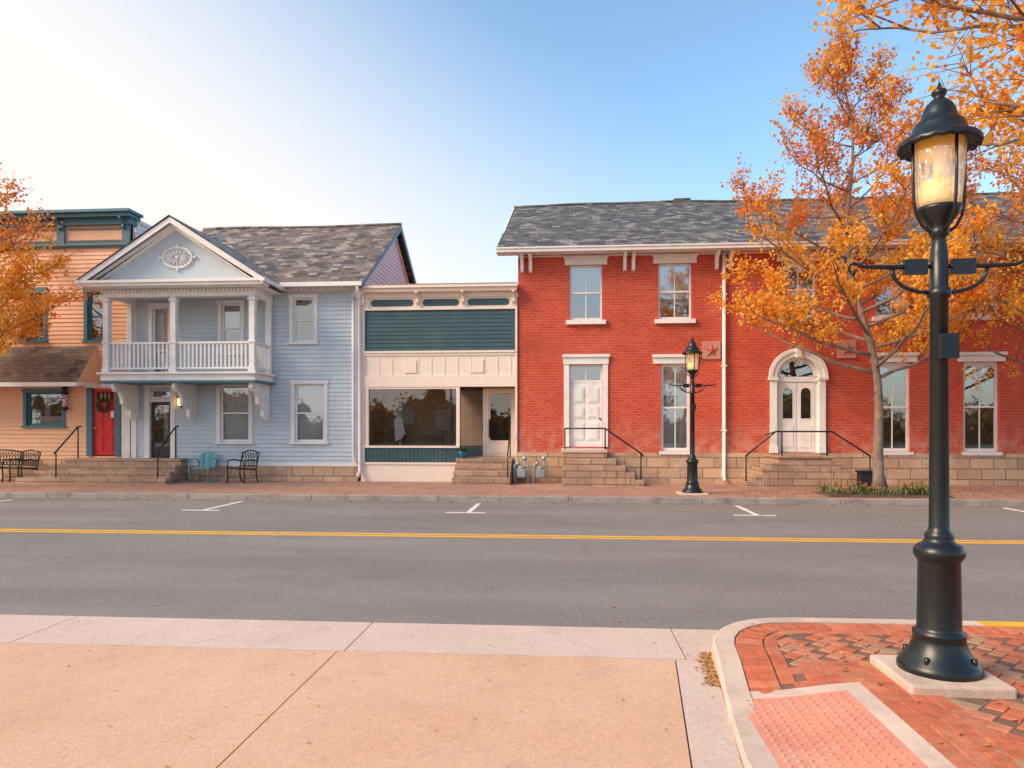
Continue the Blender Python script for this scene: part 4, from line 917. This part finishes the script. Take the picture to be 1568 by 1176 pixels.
# =================================================================== TREES
def leaf(mb,p,s,m,a,rr):
    d=Vector((rr.gauss(0,1),rr.gauss(0,1),rr.gauss(0,1)-.5)); d.normalize(); q=d.orthogonal().normalized(); ang=rr.uniform(0,6.28); q=(q*math.cos(ang)+d.cross(q)*math.sin(ang)); n=d.cross(q)
    w_=q*s*.36
    mb.poly([p,p+d*s*.5+w_+n*s*.08,p+d*s,p+d*s*.5-w_+n*s*.08],m,False,a)
def make_tree(name,base,H,h0,env,centre,seed,nl,nsub,ntw,nleaf,ls,dens,r0=.13,rise=1.2,keep=lambda p:True,up=.45,hsw=6.5,gaps=(.35,.8,1,1)):
    rr=random.Random(seed); e=empty(name,base); wd=MB(); lf=MB(); B=Vector(base)
    def axis(h):
        t=h/H; return Vector((B.x+(centre[0])*min(1,t*1.6)+.12*math.sin(h*1.1+seed),B.y+centre[1]*min(1,t*1.6)+.10*math.cos(h*1.3+seed),B.z+h))
    ax0=axis(0)-B
    pts=[axis(H*k_/22)-ax0*(1-k_/22) for k_ in range(23)]; rad=[r0*(1-.97*(k_/22)**.6)*(1.35 if k_==0 else 1)+.005 for k_ in range(23)]
    wd.tube(pts,rad,BARK,10)
    def at(h): 
        f=max(0,min(21.999,h/H*22)); i=int(f); return pts[i].lerp(pts[i+1],f-i), rad[i]
    def put(p,hz,clump):
        if not keep(p): return
        if rr.random()<dens(hz,p):
            leaf(lf,p,ls*rr.uniform(.6,1.25),LEAF_O,max(0,min(1,clump+rr.gauss(0,.14))),rr)
    for i in range(nl):
        f=(i+.5)/nl; hs=h0+(H*.86-h0)*f**1.15; s0,rs=at(hs); az=i*2.39996+rr.uniform(-.35,.35)
        rzse=rise*rr.uniform(.6,1.3)*(1-.35*f); he=min(hs+rzse,H*.98); rad_e=env(he)*rr.uniform(.72,1.05)
        end=Vector((at(he)[0].x+math.cos(az)*rad_e,at(he)[0].y+math.sin(az)*rad_e,B.z+he))
        c1=s0+(end-s0)*.5+Vector((math.cos(az)*.15*rad_e,math.sin(az)*.15*rad_e,-.12*rzse))
        lp=[]
        for k_ in range(9):
            t=k_/8; q=s0*(1-t)**2+c1*2*t*(1-t)+end*t*t; q+=Vector((rr.uniform(-1,1),rr.uniform(-1,1),rr.uniform(-1,1)))*.035*(t>0); lp.append(q)
        rl=max(.010,min(rs*.5,.010+.014*rad_e)); wd.tube(lp,[rl*(1-.85*k_/8)+.004 for k_ in range(9)],BARK,6)
        ll=(end-s0).length
        for j in range(nsub):
            t=.22+.78*(j+rr.random())/nsub; f8=min(7.999,t*8); k_=int(f8); sp=lp[k_].lerp(lp[k_+1],f8-k_)
            ld=(lp[min(8,k_+1)]-lp[k_]).normalized(); sd=Vector((rr.gauss(0,1),rr.gauss(0,1),rr.gauss(.35,.6))).normalized(); dr=(ld*.7+sd*.9+Vector((0,0,up))).normalized()
            sl_=max(.35,ll*rr.uniform(.22,.42)*(1.1-.45*t)); ep=sp+dr*sl_; md=sp+dr*sl_*.5+Vector((rr.uniform(-1,1),rr.uniform(-1,1),rr.uniform(-.5,.3)))*.08
            wd.tube([sp,md,ep],[.011,.008,.004],BARKL,4)
            clump=rr.uniform(.25,.85); dk=rr.choice(gaps)
            for q in range(ntw):
                tt=rr.uniform(.2,1); bp_=(sp.lerp(md,tt*2) if tt<.5 else md.lerp(ep,tt*2-1)); td=(dr*.6+Vector((rr.gauss(0,1),rr.gauss(0,1),rr.gauss(.3,.8))).normalized()).normalized(); tl=rr.uniform(.18,.5); te=bp_+td*tl
                if keep(te): wd.tube([bp_,te],[.005,.002],BARKL,3)
                hz=te.z-B.z
                for _ in range(nleaf):
                    if rr.random()>dk: continue
                    u=rr.random()**.7; put(bp_.lerp(te,u)+Vector((rr.gauss(0,1),rr.gauss(0,1),rr.gauss(0,1)))*.06,hz,clump+(.12 if hz<hsw else -.25))
    wd.obj('trunk_and_branches',e); lf.obj('foliage',e,attr=True); return e
def envA(h):
    P_=[(2.6,1.6),(3.4,2.9),(4.8,3.3),(6.2,3.1),(7.4,2.7),(8.8,1.9),(10,1.1),(11.3,.1)]
    if h<=P_[0][0]: return P_[0][1]
    for (a,b),(c,d_) in zip(P_[:-1],P_[1:]):
        if a<=h<=c: return b+(d_-b)*(h-a)/(c-a)
    return .1
make_tree('autumn_street_tree',(7.35,17.6,.1),11.5,2.7,envA,(-.75,0.2),5,38,10,7,18,.092,lambda h,p:1. if h<5.8 else (.8 if h<7.0 else .40),.14,1.6,up=.75,gaps=(.5,.9,1,1))
def envB(h): return 3.2*math.sqrt(max(.01,1-((h-5.4)/3.9)**2))
make_tree('autumn_street_tree',(11.9,17.6,.1),9.2,2.6,envB,(0,0),9,32,9,7,15,.092,lambda h,p:.95 if h<6.3 else .5,.14,1.5)
def envC(h): return 2.8*math.sqrt(max(.01,1-((h-4.9)/3.9)**2))
make_tree('autumn_street_tree',(-16.1,17.4,.1),8.7,2.6,envC,(0,0),14,32,10,7,17,.095,lambda h,p:1. if h<6.4 else .36,.14,1.5,gaps=(.7,1,1))
def envD(h): return 3.4*math.sqrt(max(.01,1-((h-6.1)/3.2)**2))
make_tree('autumn_street_tree',(5.8,5.2,.1),9.4,3.0,envD,(-.1,1.0),23,50,10,7,14,.072,lambda h,p:.95,.15,1.0,keep=lambda p: p.z>3.85 and p.x>2.65 and p.z>3.85+(3.6-p.x)*1.0 and not (p.x<3.1 and p.y<5.6),up=.2,hsw=12,gaps=(.4,.9,1,1))
pb_=MB(); rr=random.Random(3)
for k_ in range(900):
    x=rr.uniform(6.0,8.5); y=rr.uniform(16.85,17.95); c_=math.sin(x*5)*math.sin(y*7)
    if c_<0 and rr.random()<.88: continue
    t=rr.uniform(0,6.28); l=rr.uniform(.1,.34); el=rr.uniform(.5,1.45); b_=Vector((x,y,.15)); dd=Vector((math.cos(t)*math.cos(el),math.sin(t)*math.cos(el),math.sin(el)))*l; sd=Vector((-math.sin(t),math.cos(t),0))*.018
    pb_.poly([b_,b_+dd*.6+sd,b_+dd,b_+dd*.6-sd],LEAF_G,False,rr.uniform(.1,.8))
    if rr.random()<.16:
        pp=b_+dd
        for q in range(5):
            tt=q*1.256; pb_.poly([pp,pp+Vector((math.cos(tt),math.sin(tt),.3))*.05,pp+Vector((math.cos(tt+1.2),math.sin(tt+1.2),.3))*.05],LEAF_G,False,.95)
e=empty('planting_bed',(7.2,17.4,.13)); pb_.obj('plants',e,attr=True); q=MB(); q.box(5.9,8.6,16.8,18.0,.1,.155,SOIL); q.obj('soil',e)
fl=MB(); rr=random.Random(31)
def fall(x,y,z,s=.06):
    t=rr.uniform(0,6.28); a_=Vector((math.cos(t),math.sin(t),rr.uniform(0,.3)))*s; b_=Vector((-math.sin(t),math.cos(t),rr.uniform(-.2,.2)))*s*.4; p_=Vector((x,y,z+.006)); fl.poly([p_-a_*.5,p_+b_,p_+a_*.5,p_-b_],LITTER,False,rr.random())
for _ in range(900): fall(rr.uniform(-18,13),16.36-abs(rr.gauss(0,.12)),0)
for _ in range(1500): fall(rr.uniform(4,13),rr.uniform(16.6,20.3),.13)
for _ in range(400): fall(rr.uniform(-18,-1),rr.uniform(16.6,20.3),.13)
for _ in range(320):
    y=rr.uniform(4.8,5.5); fall(.99+ (y-4.7)*.09-abs(rr.gauss(0,.05)),y,.008,.03)
for _ in range(110): fall(rr.uniform(-6,1),rr.uniform(2,6.1),.006,.022)
for _ in range(90):
    x=rr.uniform(1.4,4); y=rr.uniform(3,5.9); fall(x,y,hh(x,y)+.002,.035)
for _ in range(200): fall(rr.uniform(-12,10),rr.uniform(6.3,16),.002,.04)
fl.obj('fallen_leaves',attr=True)
# tree line across the street behind the camera (seen in the window reflections)
dt=MB(); rr=random.Random(77)
TP=lambda x:3.9+1.3*math.sin(x*.31)+.8*math.sin(x*.83+1)+.5*math.sin(x*2.1)
for _ in range(16000):
    x=rr.uniform(-60,60); top=TP(x)+rr.uniform(-.3,.5); z=rr.uniform(0,1)**.45*max(top,2); p_=Vector((x,-34+rr.uniform(-1,2),z)); leaf(dt,p_,rr.uniform(.2,.42),LEAF_D,rr.random(),rr)
for k_ in range(240):
    xa=-60+k_*.5; dt.poly([(xa,-35.5,0),(xa+.5,-35.5,0),(xa+.5,-35.5,TP(xa+.5)-.2),(xa,-35.5,TP(xa)-.2)],LEAF_D,False,.25)
dt.obj('distant_tree_line',attr=True)
# =================================================================== LIGHT
SUN_EL=math.radians(34); SUN_AZ=math.radians(-116)
world=bpy.data.worlds.new("World"); scene.world=world; world.use_nodes=True; nt=world.node_tree
bg=nt.nodes['Background']; sky=nt.nodes.new('ShaderNodeTexSky'); sky.sky_type='NISHITA'; sky.sun_disc=False
sky.sun_elevation=SUN_EL; sky.sun_rotation=SUN_AZ; sky.altitude=0; sky.air_density=1.0; sky.dust_density=1.4; sky.ozone_density=1.5
tc=nt.nodes.new('ShaderNodeTexCoord'); sp=nt.nodes.new('ShaderNodeSeparateXYZ'); L(nt,tc.outputs['Generated'],sp.inputs[0])
ma=N(nt,'ShaderNodeMath',operation='MULTIPLY_ADD'); L(nt,sp.outputs[0],ma.inputs[0]); ma.inputs[1].default_value=.72; L(nt,sp.outputs[2],ma.inputs[2])
mr=nt.nodes.new('ShaderNodeMapRange'); mr.interpolation_type='SMOOTHSTEP'; L(nt,ma.outputs[0],mr.inputs[0])
for i,x in enumerate((-.08,.50,1,0)): mr.inputs[i+1].default_value=x
hs=nt.nodes.new('ShaderNodeHueSaturation'); hs.inputs['Saturation'].default_value=1.06; hs.inputs['Hue'].default_value=.49; L(nt,sky.outputs[0],hs.inputs['Color'])
L(nt,mixc(nt,mr.outputs[0],hs.outputs[0],(3.5,3.35,3.2)),bg.inputs[0]); bg.inputs[1].default_value=.3
sd=bpy.data.lights.new('sun','SUN'); sd.energy=4.8; sd.angle=math.radians(28); sd.color=(1,.77,.54)
so=bpy.data.objects.new('sun',sd); COL.objects.link(so)
dirv=Vector((math.sin(SUN_AZ)*math.cos(SUN_EL),math.cos(SUN_AZ)*math.cos(SUN_EL),math.sin(SUN_EL)))
so.rotation_euler=dirv.to_track_quat('Z','Y').to_euler(); so.location=dirv*50
cam=bpy.data.cameras.new('camera'); co=bpy.data.objects.new('camera',cam); COL.objects.link(co)
co.location=(0,0,1.7); co.rotation_euler=(math.radians(90),0,math.radians(4.5)); cam.lens=25.26; cam.sensor_width=36; cam.shift_y=.0427; cam.clip_end=3000; cam.clip_start=.05
scene.camera=co
scene.view_settings.view_transform='Standard'; scene.view_settings.look='None'; scene.view_settings.exposure=0
